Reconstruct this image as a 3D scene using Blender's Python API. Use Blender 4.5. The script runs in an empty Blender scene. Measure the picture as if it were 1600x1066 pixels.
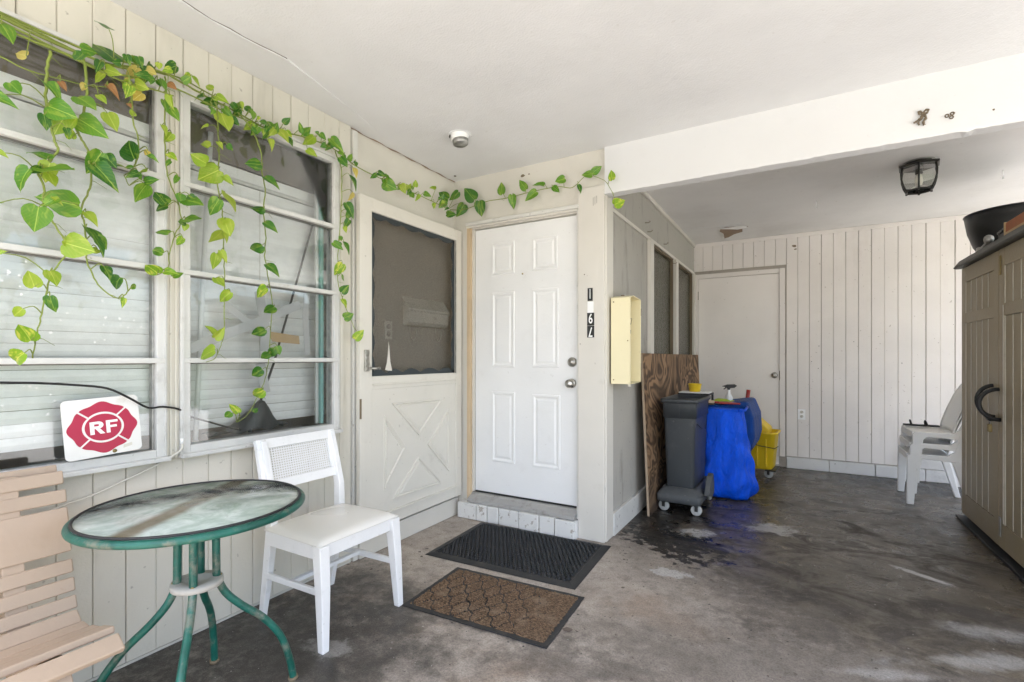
import bpy, math, random
from mathutils import Vector, Matrix, Euler
random.seed(7)
S = bpy.context.scene
COL = S.collection
R = math.radians

# ------------------------------------------------------------------ camera
cam = bpy.data.cameras.new('camera')
cam.sensor_width = 36.0
cam.lens = 17.055
cam.shift_y = 0.0165
cam.clip_start = 0.02
cam.clip_end = 500
camo = bpy.data.objects.new('camera', cam)
COL.objects.link(camo)
camo.location = (0, 0, 1.226)
camo.rotation_euler = (R(90), 0, R(30))
S.camera = camo

# ------------------------------------------------------------------ sky, sun, exposure
SUN_EL, SUN_AZ = 66.0, 148.0          # azimuth clockwise from +Y: the sun stands behind the camera, to the right
W = bpy.data.worlds.new('World')
S.world = W
W.use_nodes = True
wn = W.node_tree
bg = wn.nodes['Background']
sky = wn.nodes.new('ShaderNodeTexSky')
sky.sky_type = 'NISHITA'
sky.sun_disc = False
sky.sun_elevation = R(SUN_EL)
sky.sun_rotation = R(SUN_AZ)
sky.air_density = 1.0
sky.dust_density = 3.0
sky.ozone_density = 1.0
wn.links.new(sky.outputs[0], bg.inputs[0])
bg.inputs[1].default_value = 0.15
sl = bpy.data.lights.new('sun', 'SUN')
sl.energy = 4.2
sl.angle = R(0.5)
sl.color = (1.0, 0.965, 0.92)
so = bpy.data.objects.new('sun', sl)
COL.objects.link(so)
d = Vector((math.sin(R(SUN_AZ)) * math.cos(R(SUN_EL)), math.cos(R(SUN_AZ)) * math.cos(R(SUN_EL)), math.sin(R(SUN_EL))))
so.rotation_euler = d.to_track_quat('Z', 'Y').to_euler()
so.location = (0, -6, 8)
vs = S.view_settings
vs.view_transform = 'Standard'
vs.look = 'None'
vs.gamma = 1.0
vs.exposure = 2.04
vs.use_curve_mapping = False
S.render.engine = 'CYCLES'
S.cycles.max_bounces = 9
S.cycles.diffuse_bounces = 5
S.cycles.glossy_bounces = 5
S.cycles.transparent_max_bounces = 12
S.cycles.use_denoising = True
S.cycles.use_adaptive_sampling = True
S.cycles.adaptive_threshold = 0.02
S.cycles.sample_clamp_indirect = 6.0

# ------------------------------------------------------------------ helpers: materials
def srgb(*c):
    return tuple((v / 255 / 12.92) if v / 255 <= .04045 else ((v / 255 + .055) / 1.055) ** 2.4 for v in c) + (1.0,)

class NT:
    """small wrapper for building a material's nodes"""
    def __init__(self, name):
        m = bpy.data.materials.new(name)
        m.use_nodes = True
        self.m = m
        self.t = m.node_tree
        self.b = self.t.nodes['Principled BSDF']
        self.out = self.t.nodes['Material Output']
        self._pos = None
    def n(self, typ, **kw):
        nd = self.t.nodes.new(typ)
        for k, v in kw.items():
            setattr(nd, k, v)
        return nd
    def l(self, a, b):
        self.t.links.new(a, b)
    def put(self, sock, v):
        if isinstance(v, bpy.types.NodeSocket):
            self.l(v, sock)
        else:
            sock.default_value = v
    def pos(self):
        if self._pos is None:
            self._pos = self.n('ShaderNodeNewGeometry').outputs['Position']
        return self._pos
    def obj(self):
        return self.n('ShaderNodeTexCoord').outputs['Object']
    def rand(self):
        return self.n('ShaderNodeObjectInfo').outputs['Random']
    def scale(self, vec, s, off=(0, 0, 0), rot=(0, 0, 0)):
        mp = self.n('ShaderNodeMapping')
        self.l(vec, mp.inputs[0])
        mp.inputs['Scale'].default_value = s if isinstance(s, tuple) else (s, s, s)
        mp.inputs['Location'].default_value = off
        mp.inputs['Rotation'].default_value = rot
        return mp.outputs[0]
    def noise(self, vec, scale, detail=4, rough=.55, dist=0.0):
        nd = self.n('ShaderNodeTexNoise')
        self.l(vec, nd.inputs['Vector'])
        nd.inputs['Scale'].default_value = scale
        nd.inputs['Detail'].default_value = detail
        nd.inputs['Roughness'].default_value = rough
        nd.inputs['Distortion'].default_value = dist
        return nd.outputs['Fac']
    def ramp(self, fac, a, b, lo=0.0, hi=1.0, smooth=True):
        mr = self.n('ShaderNodeMapRange')
        mr.interpolation_type = 'SMOOTHSTEP' if smooth else 'LINEAR'
        self.put(mr.inputs['Value'], fac)
        mr.inputs['From Min'].default_value = a
        mr.inputs['From Max'].default_value = b
        mr.inputs['To Min'].default_value = lo
        mr.inputs['To Max'].default_value = hi
        return mr.outputs[0]
    def math(self, op, a, b=0.0, c=0.0):
        nd = self.n('ShaderNodeMath', operation=op)
        self.put(nd.inputs[0], a)
        self.put(nd.inputs[1], b)
        self.put(nd.inputs[2], c)
        return nd.outputs[0]
    def mix(self, fac, a, b, mode='MIX'):
        nd = self.n('ShaderNodeMix', data_type='RGBA', blend_type=mode)
        self.put(nd.inputs[0], fac)
        self.put(nd.inputs[6], a)
        self.put(nd.inputs[7], b)
        return nd.outputs[2]
    def sep(self, vec):
        nd = self.n('ShaderNodeSeparateXYZ')
        self.l(vec, nd.inputs[0])
        return nd.outputs
    def bump(self, h, strength=.3, dist=.005):
        nd = self.n('ShaderNodeBump')
        nd.inputs['Strength'].default_value = strength
        nd.inputs['Distance'].default_value = dist
        self.l(h, nd.inputs['Height'])
        self.l(nd.outputs[0], self.b.inputs['Normal'])
    def color(self, v):
        self.put(self.b.inputs['Base Color'], v)
    def rough(self, v):
        self.put(self.b.inputs['Roughness'], v)
    def set(self, **kw):
        for k, v in kw.items():
            self.put(self.b.inputs[k.replace('_', ' ')], v)

def paint(name, col, rough=.5, var=.10, grime=.0, gcol=(.10, .085, .065, 1), gscale=3.0, glo=.52, ghi=.78, fine=90., bump=.12, streak=False, spec=.5, chips=0.0, ccol=(.35, .33, .30, 1)):
    """painted or plastic surface: slight tone drift, grime in irregular patches, fine relief, optional vertical drip streaks and paint chips"""
    t = NT(name)
    p = t.pos()
    n1 = t.noise(p, 1.7, 3)
    n2 = t.noise(p, fine, 2)
    lo = tuple(c * (1 - var) for c in col[:3]) + (1,)
    hi = tuple(min(.95, c * (1 + var * .6)) for c in col[:3]) + (1,)
    c = t.mix(t.ramp(n1, .3, .7), lo, hi)
    c = t.mix(t.math('MULTIPLY', t.ramp(t.rand(), 0, 1), var * 1.2), c, lo)
    if grime > 0:
        q = t.scale(p, (gscale, gscale, gscale * (.25 if streak else 1.0)))
        g = t.ramp(t.noise(q, 1.0, 5, .66), glo, ghi)
        c = t.mix(t.math('MULTIPLY', g, grime), c, gcol)
        sp = t.ramp(t.noise(p, 34, 2, .5), .71, .76)
        c = t.mix(t.math('MULTIPLY', sp, min(.55, grime * 1.2)), c, gcol)
    if chips > 0:
        ch = t.ramp(t.noise(p, 22, 6, .7), .70 - chips * .12, .715 - chips * .12)
        c = t.mix(ch, c, ccol)
    t.color(c)
    t.rough(t.ramp(n1, .2, .8, max(.05, rough - .08), min(1, rough + .1)))
    t.set(Specular_IOR_Level=spec)
    if bump > 0:
        t.bump(t.math('ADD', n2, t.math('MULTIPLY', t.noise(p, 14, 2), 1.5)), bump, .004)
    return t.m

M = {}
M['siding'] = paint('siding_paint', (.66, .63, .55, 1), .5, .06, .42, (.22, .20, .16, 1), 3.2, .52, .80, streak=True, bump=.28)
M['siding_back'] = paint('siding_groove', (.60, .58, .53, 1), .6, .08, .5, (.12, .10, .08, 1), 6)
M['siding_white'] = paint('carport_siding_paint', (.81, .765, .72, 1), .5, .06, .42, (.38, .32, .26, 1), 2.4, .54, .86, streak=True, bump=.2)
M['siding_white_back'] = paint('carport_groove', (.45, .41, .36, 1), .7, .1, .5, (.10, .08, .06, 1), 6)
M['stucco'] = paint('wall_stucco', (.66, .63, .565, 1), .7, .05, .12, (.3, .26, .2, 1), 2, fine=220, bump=.35)
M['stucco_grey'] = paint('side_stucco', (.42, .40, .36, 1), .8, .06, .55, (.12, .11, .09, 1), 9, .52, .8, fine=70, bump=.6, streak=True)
M['trim'] = paint('trim_paint', (.66, .63, .57, 1), .45, .05, .25, (.25, .22, .18, 1), 5, .58, .85, bump=.15)
M['trim_chip'] = paint('chipped_trim_paint', (.66, .65, .61, 1), .5, .06, .4, (.16, .14, .11, 1), 7, .55, .8, bump=.3, chips=.55)
M['ceiling'] = paint('ceiling_paint', (.755, .758, .755, 1), .65, .05, .16, (.48, .45, .40, 1), 1.3, .50, .82, fine=110, bump=.45)
M['ceiling_carport'] = paint('carport_ceiling_paint', (.72, .71, .69, 1), .7, .05, .22, (.32, .29, .25, 1), 1.1, .46, .8, fine=110, bump=.45)
M['beam'] = paint('beam_paint', (.72, .72, .715, 1), .45, .02, .10, (.4, .37, .33, 1), 4, .62, .9, fine=60, bump=.22)
M['door'] = paint('door_paint', (.83, .83, .82, 1), .35, .03, .14, (.42, .39, .35, 1), 5, .56, .82, bump=.14)
M['storm'] = paint('storm_door_paint', (.70, .67, .60, 1), .4, .04, .30, (.25, .22, .17, 1), 5, .57, .85, bump=.18)
M['back_door'] = paint('back_door_paint', (.87, .83, .785, 1), .45, .04, .22, (.42, .36, .31, 1), 1.8, .55, .9, streak=True, bump=.15)
M['alu'] = paint('window_frame_paint', (.64, .635, .61, 1), .4, .05, .45, (.22, .20, .17, 1), 9, .5, .8, bump=.25)
M['alu_dark'] = paint('window_gasket', (.16, .155, .14, 1), .5, .1)
M['blind'] = paint('blind_vinyl', (.93, .93, .925, 1), .45, .03, .06, (.4, .38, .32, 1), 3, bump=.05)
M['room_dark'] = paint('room_dark', (.34, .30, .25, 1), .8, .1)
M['brown_board'] = paint('brown_board', (.135, .105, .085, 1), .6, .15, .3, (.05, .04, .03, 1), 4)
M['white_plastic'] = paint('white_plastic', (.90, .90, .89, 1), .38, .02, .12, (.35, .30, .24, 1), 6, .58, .85, bump=.04)
M['white_paint'] = paint('white_chair_paint', (.83, .83, .825, 1), .35, .03, .2, (.3, .28, .25, 1), 14, .56, .8, bump=.22, chips=.12, ccol=(.42, .38, .33, 1))
M['vinyl'] = paint('cream_vinyl', (.78, .765, .72, 1), .32, .03, .10, (.4, .36, .3, 1), 7, bump=.06)
M['black_plastic'] = paint('black_plastic', (.018, .018, .019, 1), .4, .2, bump=.1)
M['black_rubber'] = paint('black_rubber', (.020, .020, .021, 1), .55, .25, .35, (.09, .085, .075, 1), 12, .5, .8, bump=.2)
M['black_metal'] = paint('black_metal', (.022, .021, .018, 1), .4, .2, bump=.1)
M['charcoal'] = paint('charcoal_plastic', (.042, .047, .051, 1), .45, .12, .3, (.16, .16, .15, 1), 8, .55, .85, bump=.25)
M['dolly'] = paint('dolly_plastic', (.07, .075, .077, 1), .6, .15, .5, (.19, .185, .17, 1), 9, .5, .8, bump=.4)
M['wheel_grey'] = paint('wheel_tread', (.42, .42, .40, 1), .5, .1, .3, (.1, .1, .09, 1), 15)
M['yellow'] = paint('yellow_plastic', (.80, .56, .02, 1), .38, .05, .15, (.25, .16, .02, 1), 9, bump=.1)
M['cream_box'] = paint('cream_enamel', (.80, .72, .47, 1), .35, .03, .10, (.45, .34, .16, 1), 7, .6, .85, bump=.06)
M['red'] = paint('red_plastic', (.36, .03, .025, 1), .35, .1)
M['green_lime'] = paint('lime_cloth', (.42, .55, .06, 1), .7, .15)
M['wheat'] = paint('bench_wood', (.42, .325, .245, 1), .5, .08, .18, (.33, .22, .15, 1), 8, .52, .8, fine=60, bump=.2)
M['cabinet'] = paint('cabinet_resin', (.32, .255, .155, 1), .42, .08, .22, (.34, .31, .26, 1), 7, .56, .85, fine=120, bump=.35, streak=True)
M['cabinet_top'] = paint('cabinet_lid_resin', (.055, .05, .038, 1), .5, .12, .3, (.16, .14, .11, 1), 8)
M['groove_light'] = paint('cabinet_bead', (.56, .52, .44, 1), .5, .1, .3, (.25, .22, .18, 1), 20)
M['brick'] = paint('painted_brick', (.74, .73, .70, 1), .6, .06, .45, (.14, .12, .10, 1), 8, .53, .8, fine=50, bump=.6, chips=.9, ccol=(.42, .38, .33, 1))
M['block'] = paint('painted_block', (.72, .71, .69, 1), .65, .06, .4, (.16, .14, .12, 1), 5, .5, .85, fine=60, bump=.6)
M['sill_metal'] = paint('threshold_metal', (.36, .35, .33, 1), .45, .12, .6, (.12, .10, .08, 1), 14, .48, .75, bump=.3)
M['raw_wood'] = paint('raw_wood', (.62, .47, .30, 1), .6, .12, .3, (.2, .13, .07, 1), 12)
M['teal'] = paint('teal_plastic', (.30, .62, .60, 1), .3, .06)
M['tape'] = paint('silver_tape', (.60, .60, .61, 1), .4, .06)
M['cable'] = paint('black_cable', (.012, .012, .012, 1), .4, .1)
M['cord'] = paint('white_cord', (.66, .63, .55, 1), .45, .06)
M['number_black'] = paint('number_plate_black', (.015, .015, .015, 1), .4, .2)
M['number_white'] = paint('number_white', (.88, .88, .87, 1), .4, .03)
M['sign_white'] = paint('sign_white', (.80, .785, .75, 1), .4, .05, .45, (.40, .34, .24, 1), 10, .58, .8)
M['sign_red'] = paint('sign_red', (.44, .006, .05, 1), .35, .08, .12, (.55, .01, .14, 1), 9)
M['dry'] = paint('dried_plant', (.20, .155, .10, 1), .8, .25)
M['ground_concrete'] = paint('side_slab', (.66, .645, .62, 1), .85, .1, .2, (.2, .19, .17, 1), 1)
M['drive_grey'] = paint('driveway_grey', (.42, .40, .37, 1), .85, .1, .2, (.2, .19, .17, 1), 1)
M['lawn'] = paint('lawn', (.07, .11, .03, 1), .9, .3)
M['terracotta'] = paint('terracotta_box', (.42, .13, .045, 1), .6, .2, .3, (.2, .12, .06, 1), 14)
M['pale_wood'] = paint('pale_wood', (.55, .38, .20, 1), .6, .1)
M['void'] = paint('torn_drywall', (.30, .215, .15, 1), .9, .15, .3, (.14, .09, .06, 1), 20)
M['bulb'] = paint('frosted_bulb', (.82, .80, .72, 1), .3, .02)
M['mail'] = paint('mailbox_paint', (.86, .84, .77, 1), .45, .05, .3, (.25, .22, .17, 1), 12)

def metal(name, col, rough=.3):
    t = NT(name)
    n = t.noise(t.pos(), 25, 5)
    t.color(t.mix(t.ramp(n, .3, .75), tuple(c * .6 for c in col[:3]) + (1,), col))
    t.set(Metallic=1.0)
    t.rough(t.ramp(n, .2, .8, rough, rough + .2))
    return t.m
M['nickel'] = metal('satin_nickel', (.62, .60, .56, 1), .22)
M['steel'] = metal('zinc_steel', (.55, .54, .52, 1), .35)
M['brass'] = metal('worn_brass', (.42, .33, .16, 1), .45)

def m_green():
    t = NT('green_table_paint')
    p = t.pos()
    n = t.noise(p, 7, 6, .65)
    c = t.mix(t.ramp(n, .35, .65), (.004, .066, .048, 1), (.010, .125, .092, 1))
    w = t.ramp(t.noise(t.scale(p, 1.0, (3, 1, 7)), 11, 8, .7), .50, .66)
    c = t.mix(t.math('MULTIPLY', w, .7), c, (.20, .19, .15, 1))
    t.color(c)
    t.rough(t.ramp(n, .3, .7, .28, .5))
    t.bump(t.noise(p, 60, 4), .25, .003)
    return t.m
M['green'] = m_green()

def m_glass(name, tint=(1, 1, 1, 1), dirt=.05, dcol=(.6, .6, .56, 1), boost=1.0):
    """thin pane: fresnel mirror over clear transmission with a film of dust"""
    t = NT(name)
    t.t.nodes.remove(t.b)
    tr = t.n('ShaderNodeBsdfTransparent')
    tr.inputs[0].default_value = tint
    df = t.n('ShaderNodeBsdfDiffuse')
    df.inputs[0].default_value = dcol
    gl = t.n('ShaderNodeBsdfGlossy')
    gl.inputs['Roughness'].default_value = .03
    fr = t.n('ShaderNodeFresnel')
    fr.inputs[0].default_value = 1.52
    m1 = t.n('ShaderNodeMixShader')
    t.put(m1.inputs[0], t.ramp(t.noise(t.pos(), 5, 8, .7), .35, .8, dirt * .3, dirt * 2))
    t.l(tr.outputs[0], m1.inputs[1])
    t.l(df.outputs[0], m1.inputs[2])
    m2 = t.n('ShaderNodeMixShader')
    t.put(m2.inputs[0], t.math('MULTIPLY', fr.outputs[0], boost))
    t.l(m1.outputs[0], m2.inputs[1])
    t.l(gl.outputs[0], m2.inputs[2])
    t.l(m2.outputs[0], t.out.inputs[0])
    return t.m
M['glass'] = m_glass('window_glass', (.99, 1, .995, 1), .04)
M['lamp_glass'] = m_glass('lantern_glass', (.95, .95, .93, 1), .08)

def m_obscure():
    t = NT('rippled_glass')
    p = t.pos()
    q = t.scale(p, (1, 22, 26))
    n = t.noise(q, 1.0, 3, .6, .6)
    big = t.noise(p, 3.0, 5)
    c = t.mix(t.ramp(n, .38, .62), (.014, .014, .009, 1), (.10, .095, .068, 1))
    c = t.mix(t.ramp(big, .4, .75), c, (.055, .058, .033, 1))
    t.color(c)
    t.rough(.22)
    t.bump(n, .8, .01)
    return t.m
M['obscure'] = m_obscure()

def m_tabletop():
    t = NT('dirty_table_glass')
    t.t.nodes.remove(t.b)
    p = t.obj()
    tr = t.n('ShaderNodeBsdfTransparent')
    tr.inputs[0].default_value = (.68, .88, .79, 1)
    df = t.n('ShaderNodeBsdfDiffuse')
    n = t.noise(t.scale(p, 1.0, (5, 2, 0)), 7, 9, .7, 1.2)
    c = t.mix(t.ramp(n, .35, .68), (.50, .60, .51, 1), (.80, .87, .80, 1))
    band = t.math('ABSOLUTE', t.math('ADD', t.math('ADD', t.math('MULTIPLY', t.sep(p)[0], .85), t.math('MULTIPLY', t.sep(p)[1], .52)), t.math('MULTIPLY', t.noise(p, 6, 4), .05), 0))
    b = t.ramp(band, .055, .015)
    c = t.mix(t.math('MULTIPLY', b, .8), c, (.20, .13, .06, 1))
    spot = t.ramp(t.noise(p, 26, 7, .7), .60, .70)
    c = t.mix(t.math('MULTIPLY', spot, .3), c, (.16, .15, .11, 1))
    t.l(c, df.inputs[0])
    gl = t.n('ShaderNodeBsdfGlossy')
    t.put(gl.inputs['Roughness'], t.ramp(n, .3, .7, .03, .22))
    fr = t.n('ShaderNodeFresnel')
    fr.inputs[0].default_value = 1.5
    m1 = t.n('ShaderNodeMixShader')
    t.put(m1.inputs[0], t.ramp(t.noise(p, 3.2, 7, .65), .3, .7, .50, .82))
    t.l(tr.outputs[0], m1.inputs[1])
    t.l(df.outputs[0], m1.inputs[2])
    m2 = t.n('ShaderNodeMixShader')
    t.l(fr.outputs[0], m2.inputs[0])
    t.l(m1.outputs[0], m2.inputs[1])
    t.l(gl.outputs[0], m2.inputs[2])
    t.l(m2.outputs[0], t.out.inputs[0])
    return t.m
M['tabletop'] = m_tabletop()

def m_screen():
    t = NT('insect_screen')
    t.t.nodes.remove(t.b)
    tr = t.n('ShaderNodeBsdfTransparent')
    df = t.n('ShaderNodeBsdfDiffuse')
    n = t.noise(t.pos(), 4, 5)
    t.put(df.inputs[0], t.mix(t.ramp(n, .3, .7), (.045, .033, .018, 1), (.075, .056, .032, 1)))
    mx = t.n('ShaderNodeMixShader')
    w1 = t.noise(t.pos(), 160, 2)
    t.put(mx.inputs[0], t.ramp(w1, .2, .8, .27, .40))
    t.l(tr.outputs[0], mx.inputs[1])
    t.l(df.outputs[0], mx.inputs[2])
    t.l(mx.outputs[0], t.out.inputs[0])
    return t.m
M['screen'] = m_screen()
M['screen_edge'] = paint('screen_fold', (.035, .045, .05, 1), .6, .25)

def m_ply():
    t = NT('plywood')
    p = t.obj()
    q = t.scale(p, (1.0, .75, 1.25))
    n = t.noise(q, 1.5, 3, .5, .9)
    s = t.math('SINE', t.math('MULTIPLY', n, 105.0))
    s2 = t.math('SINE', t.math('MULTIPLY', n, 47.0))
    f = t.math('ADD', t.math('MULTIPLY', s, .6), t.math('MULTIPLY', s2, .4))
    c = t.mix(t.ramp(f, -.75, .75), (.055, .027, .012, 1), (.34, .205, .11, 1))
    gr = t.noise(t.scale(p, (30, 90, 6)), 1, 4)
    c = t.mix(t.ramp(gr, .45, .8, 0, .5), c, (.28, .20, .125, 1))
    zone = t.ramp(t.math('ADD', t.sep(p)[2], t.math('MULTIPLY', t.noise(p, 4, 5), .5)), .75, .25)  # darker towards the bottom of the sheet
    c = t.mix(t.math('MULTIPLY', zone, .55), c, (.035, .024, .016, 1))
    t.color(c)
    t.rough(.75)
    t.bump(f, .25, .002)
    return t.m
M['plywood'] = m_ply()
M['ply_edge'] = paint('plywood_edge', (.36, .27, .19, 1), .8, .15, .4, (.1, .07, .04, 1), 20)

def m_tarp(name, col, rough=.28):
    t = NT(name)
    p = t.pos()
    n = t.noise(t.scale(p, (9, 9, 3)), 1, 5, .6, .8)
    t.color(t.mix(t.ramp(n, .3, .75), tuple(c * .7 for c in col[:3]) + (1,), col))
    t.rough(t.ramp(n, .3, .7, rough, rough + .18))
    t.set(Specular_IOR_Level=.3)
    t.bump(t.math('ADD', n, t.math('MULTIPLY', t.noise(t.scale(p, (26, 26, 14)), 1, 5, .65, 2.0), .9)), .9, .025)
    return t.m
M['blue_bag'] = m_tarp('blue_plastic_bag', (.001, .12, 1.0, 1))
M['blue_vinyl'] = m_tarp('blue_vinyl', (.004, .07, .33, 1), .42)

def m_floor():
    t = NT('stained_concrete')
    p = t.pos()
    x, y, z = t.sep(p)[0:3]
    wob = t.noise(p, 2.2, 6, .62)
    wob2 = t.noise(t.scale(p, 1, (7, 3, 1)), 5.0, 7, .68)
    wob3 = t.noise(t.scale(p, 1, (2, 5, 1)), 17.0, 5, .65)
    fine = t.noise(p, 120, 4, .75)
    grit = t.noise(t.scale(p, 1, (3, 3, 3)), 330, 2, .6)
    mid = t.noise(t.scale(p, 1, (1, 9, 4)), 13, 8, .72)
    streak = t.noise(t.scale(p, (1.1, 1.9, 1), (0, 0, 0), (0, 0, R(-24))), 2.3, 8, .68, .7)
    c = t.mix(t.ramp(wob, .36, .64), (.37, .317, .266, 1), (.52, .455, .392, 1))
    c = t.mix(t.ramp(mid, .45, .70, 0, .62), c, (.18, .152, .125, 1))
    c = t.mix(t.ramp(t.noise(t.scale(p, 1, (4, 4, 2)), 1.7, 6, .6), .50, .66, 0, .5), c, (.33, .235, .165, 1))
    c = t.mix(t.ramp(wob3, .56, .72, 0, .30), c, (.54, .49, .43, 1))
    def blob(cx, cy, rx, ry, soft, w1=.55, w2=.35, ang=0.0, w3=.0):
        dx = t.math('SUBTRACT', x, cx)
        dy = t.math('SUBTRACT', y, cy)
        ca, sa = math.cos(ang), math.sin(ang)
        u = t.math('ADD', t.math('MULTIPLY', dx, ca / rx), t.math('MULTIPLY', dy, sa / rx))
        v = t.math('ADD', t.math('MULTIPLY', dx, -sa / ry), t.math('MULTIPLY', dy, ca / ry))
        dd = t.math('SQRT', t.math('ADD', t.math('MULTIPLY', u, u), t.math('MULTIPLY', v, v)))
        dd = t.math('ADD', dd, t.math('MULTIPLY', t.math('SUBTRACT', wob, .5), w1 * 4))
        dd = t.math('ADD', dd, t.math('MULTIPLY', t.math('SUBTRACT', wob2, .5), w2 * 4))
        if w3:
            dd = t.math('ADD', dd, t.math('MULTIPLY', t.math('SUBTRACT', wob3, .5), w3 * 4))
        return t.ramp(dd, 1.0 + soft, 1.0 - soft)
    # damp, oily slab of the parking bay
    bay = t.ramp(t.math('ADD', t.math('ADD', y, t.math('MULTIPLY', x, .75)), t.math('ADD', t.math('MULTIPLY', t.math('SUBTRACT', wob, .5), 2.2), t.math('MULTIPLY', t.math('SUBTRACT', wob2, .5), 1.3))), 1.75, 3.35)
    oil = t.mix(t.ramp(streak, .38, .64), (.018, .0125, .0065, 1), (.085, .066, .040, 1))
    oil = t.mix(t.ramp(wob3, .5, .68, 0, .5), oil, (.17, .15, .12, 1))
    c = t.mix(t.math('MULTIPLY', bay, .90), c, oil)
    # darker, smoother patches along the siding wall, under the table
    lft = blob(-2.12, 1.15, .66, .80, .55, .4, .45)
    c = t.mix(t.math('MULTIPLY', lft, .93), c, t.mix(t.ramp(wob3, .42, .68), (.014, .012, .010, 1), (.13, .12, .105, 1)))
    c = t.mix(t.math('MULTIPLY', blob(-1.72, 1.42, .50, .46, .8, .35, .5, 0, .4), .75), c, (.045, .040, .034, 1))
    # tar-dark spill beside the side wall, breaking up into islands
    sp = blob(-.72, 3.42, .40, .22, .10, .6, .8, R(-35), .9)
    c = t.mix(t.math('MULTIPLY', sp, .95), c, (.009, .008, .007, 1))
    c = t.mix(t.math('MULTIPLY', blob(-.86, 3.85, .36, .55, .2, .6, .6, 0, .6), .85), c, (.018, .015, .012, 1))
    c = t.mix(t.math('MULTIPLY', blob(1.2, 5.9, .75, .32, .2, .5, .5, 0, .5), .88), c, (.010, .008, .006, 1))
    c = t.mix(t.math('MULTIPLY', blob(-.80, 1.76, .26, .16, .7, .4, .6, 0, .5), .55), c, (.06, .052, .045, 1))
    c = t.mix(t.math('MULTIPLY', blob(-.2, 2.15, .6, .28, .8, .4, .5, .3, .4), .5), c, (.07, .061, .05, 1))
    c = t.mix(t.math('MULTIPLY', blob(.35, 3.1, .7, .5, .4, .6, .6, .4, .3), .5), c, (.035, .029, .021, 1))
    # pale bloom, scuffs, and last a painted sheen streak by the chair leg
    for cx, cy, rx, ry, a, k, s_ in ((.62, 2.62, .22, .04, .5, .42, .8), (.33, 2.36, .14, .03, .4, .42, .8), (.80, 2.95, .12, .05, .3, .34, .8), (-.60, 3.62, .12, .09, .2, .7, .3), (.60, 3.55, .13, .02, -.6, .6, .5), (-.12, 3.95, .13, .08, .2, .6, .35), (-.62, 2.85, .10, .06, .1, .6, .3), (-1.70, 1.40, .10, .05, .3, .35, .5)):
        c = t.mix(t.math('MULTIPLY', blob(cx, cy, rx, ry, s_, .5, .9, a, .7), k), c, (.56, .545, .52, 1))
    # specks and grit
    sk = t.ramp(t.noise(t.scale(p, 1, (2, 8, 1)), 40, 3, .5), .70, .72)
    c = t.mix(t.math('MULTIPLY', sk, .9), c, (.02, .018, .015, 1))
    sw = t.ramp(t.noise(t.scale(p, 1, (5, 1, 8)), 55, 2, .5), .745, .76)
    c = t.mix(t.math('MULTIPLY', sw, .65), c, (.65, .64, .61, 1))
    c = t.mix(t.ramp(fine, .42, .62, 0, .38), c, t.mix(.75, c, (.0, .0, .0, 1)))
    c = t.mix(t.ramp(grit, .60, .72, 0, .30), c, (.50, .46, .41, 1))
    t.color(c)
    zone = t.math('MULTIPLY', bay, t.ramp(t.math('ADD', streak, t.math('MULTIPLY', y, .07)), .62, .80))  # wet parts of the bay, smoother
    rg = t.math('SUBTRACT', t.ramp(wob2, .3, .7, .62, .85), t.math('MULTIPLY', zone, .44))
    rg = t.math('SUBTRACT', rg, t.math('MULTIPLY', t.math('MAXIMUM', t.math('MULTIPLY', sp, .3), t.math('MULTIPLY', lft, .8)), .25))
    t.rough(rg)
    t.bump(t.math('ADD', t.math('MULTIPLY', fine, .6), mid), .35, .006)
    return t.m
M['floor'] = m_floor()

def m_pile():
    t = NT('brown_pile')
    p = t.pos()
    n = t.noise(t.scale(p, (60, 260, 200)), 1, 4, .7)
    b = t.noise(p, 8, 5)
    c = t.mix(t.ramp(n, .35, .68), (.055, .034, .020, 1), (.29, .185, .105, 1))
    c = t.mix(t.ramp(b, .5, .75, 0, .5), c, (.33, .24, .16, 1))
    t.color(c)
    t.rough(.95)
    t.bump(n, .9, .01)
    return t.m
M['pile'] = m_pile()

def m_leaf(name, base, edge, vari, amount):
    t = NT(name)
    o = t.obj()
    r = t.rand()
    x, y, z = t.sep(o)[0:3]
    cb = t.n('ShaderNodeCombineXYZ')
    t.l(x, cb.inputs[0]); t.l(y, cb.inputs[1])
    t.l(t.math('MULTIPLY', r, 37.0), cb.inputs[2])
    n = t.noise(t.scale(cb.outputs[0], (5.5, 1.7, 1)), 1.0, 4, .6, .5)
    c = t.mix(t.ramp(r, 0, 1), base, edge)
    c = t.mix(t.math('MULTIPLY', t.ramp(n, .50, .63), amount), c, vari)
    vein = t.ramp(t.math('ABSOLUTE', x), .022, .006, 0, .55)
    c = t.mix(vein, c, tuple(min(1, v * 1.5 + .04) for v in vari[:3]) + (1,))
    side = t.math('SINE', t.math('ADD', t.math('MULTIPLY', y, 42.0), t.math('MULTIPLY', t.math('ABSOLUTE', x), -48.0)))
    c = t.mix(t.ramp(side, .7, 1.0, 0, .16), c, vari)
    t.color(c)
    t.rough(.36)
    t.bump(side, .12, .004)
    tl = t.n('ShaderNodeBsdfTranslucent')
    t.l(c, tl.inputs[0])
    mx = t.n('ShaderNodeMixShader')
    mx.inputs[0].default_value = .30
    t.l(t.b.outputs[0], mx.inputs[1])
    t.l(tl.outputs[0], mx.inputs[2])
    t.l(mx.outputs[0], t.out.inputs[0])
    return t.m
M['leaf_d'] = m_leaf('leaf_deep_green', (.022, .125, .010, 1), (.045, .18, .015, 1), (.30, .42, .05, 1), .55)
M['leaf_m'] = m_leaf('leaf_mid_green', (.075, .235, .015, 1), (.125, .29, .02, 1), (.36, .46, .06, 1), .5)
M['leaf_l'] = m_leaf('leaf_lime', (.25, .40, .022, 1), (.33, .45, .035, 1), (.52, .55, .10, 1), .5)
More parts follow.
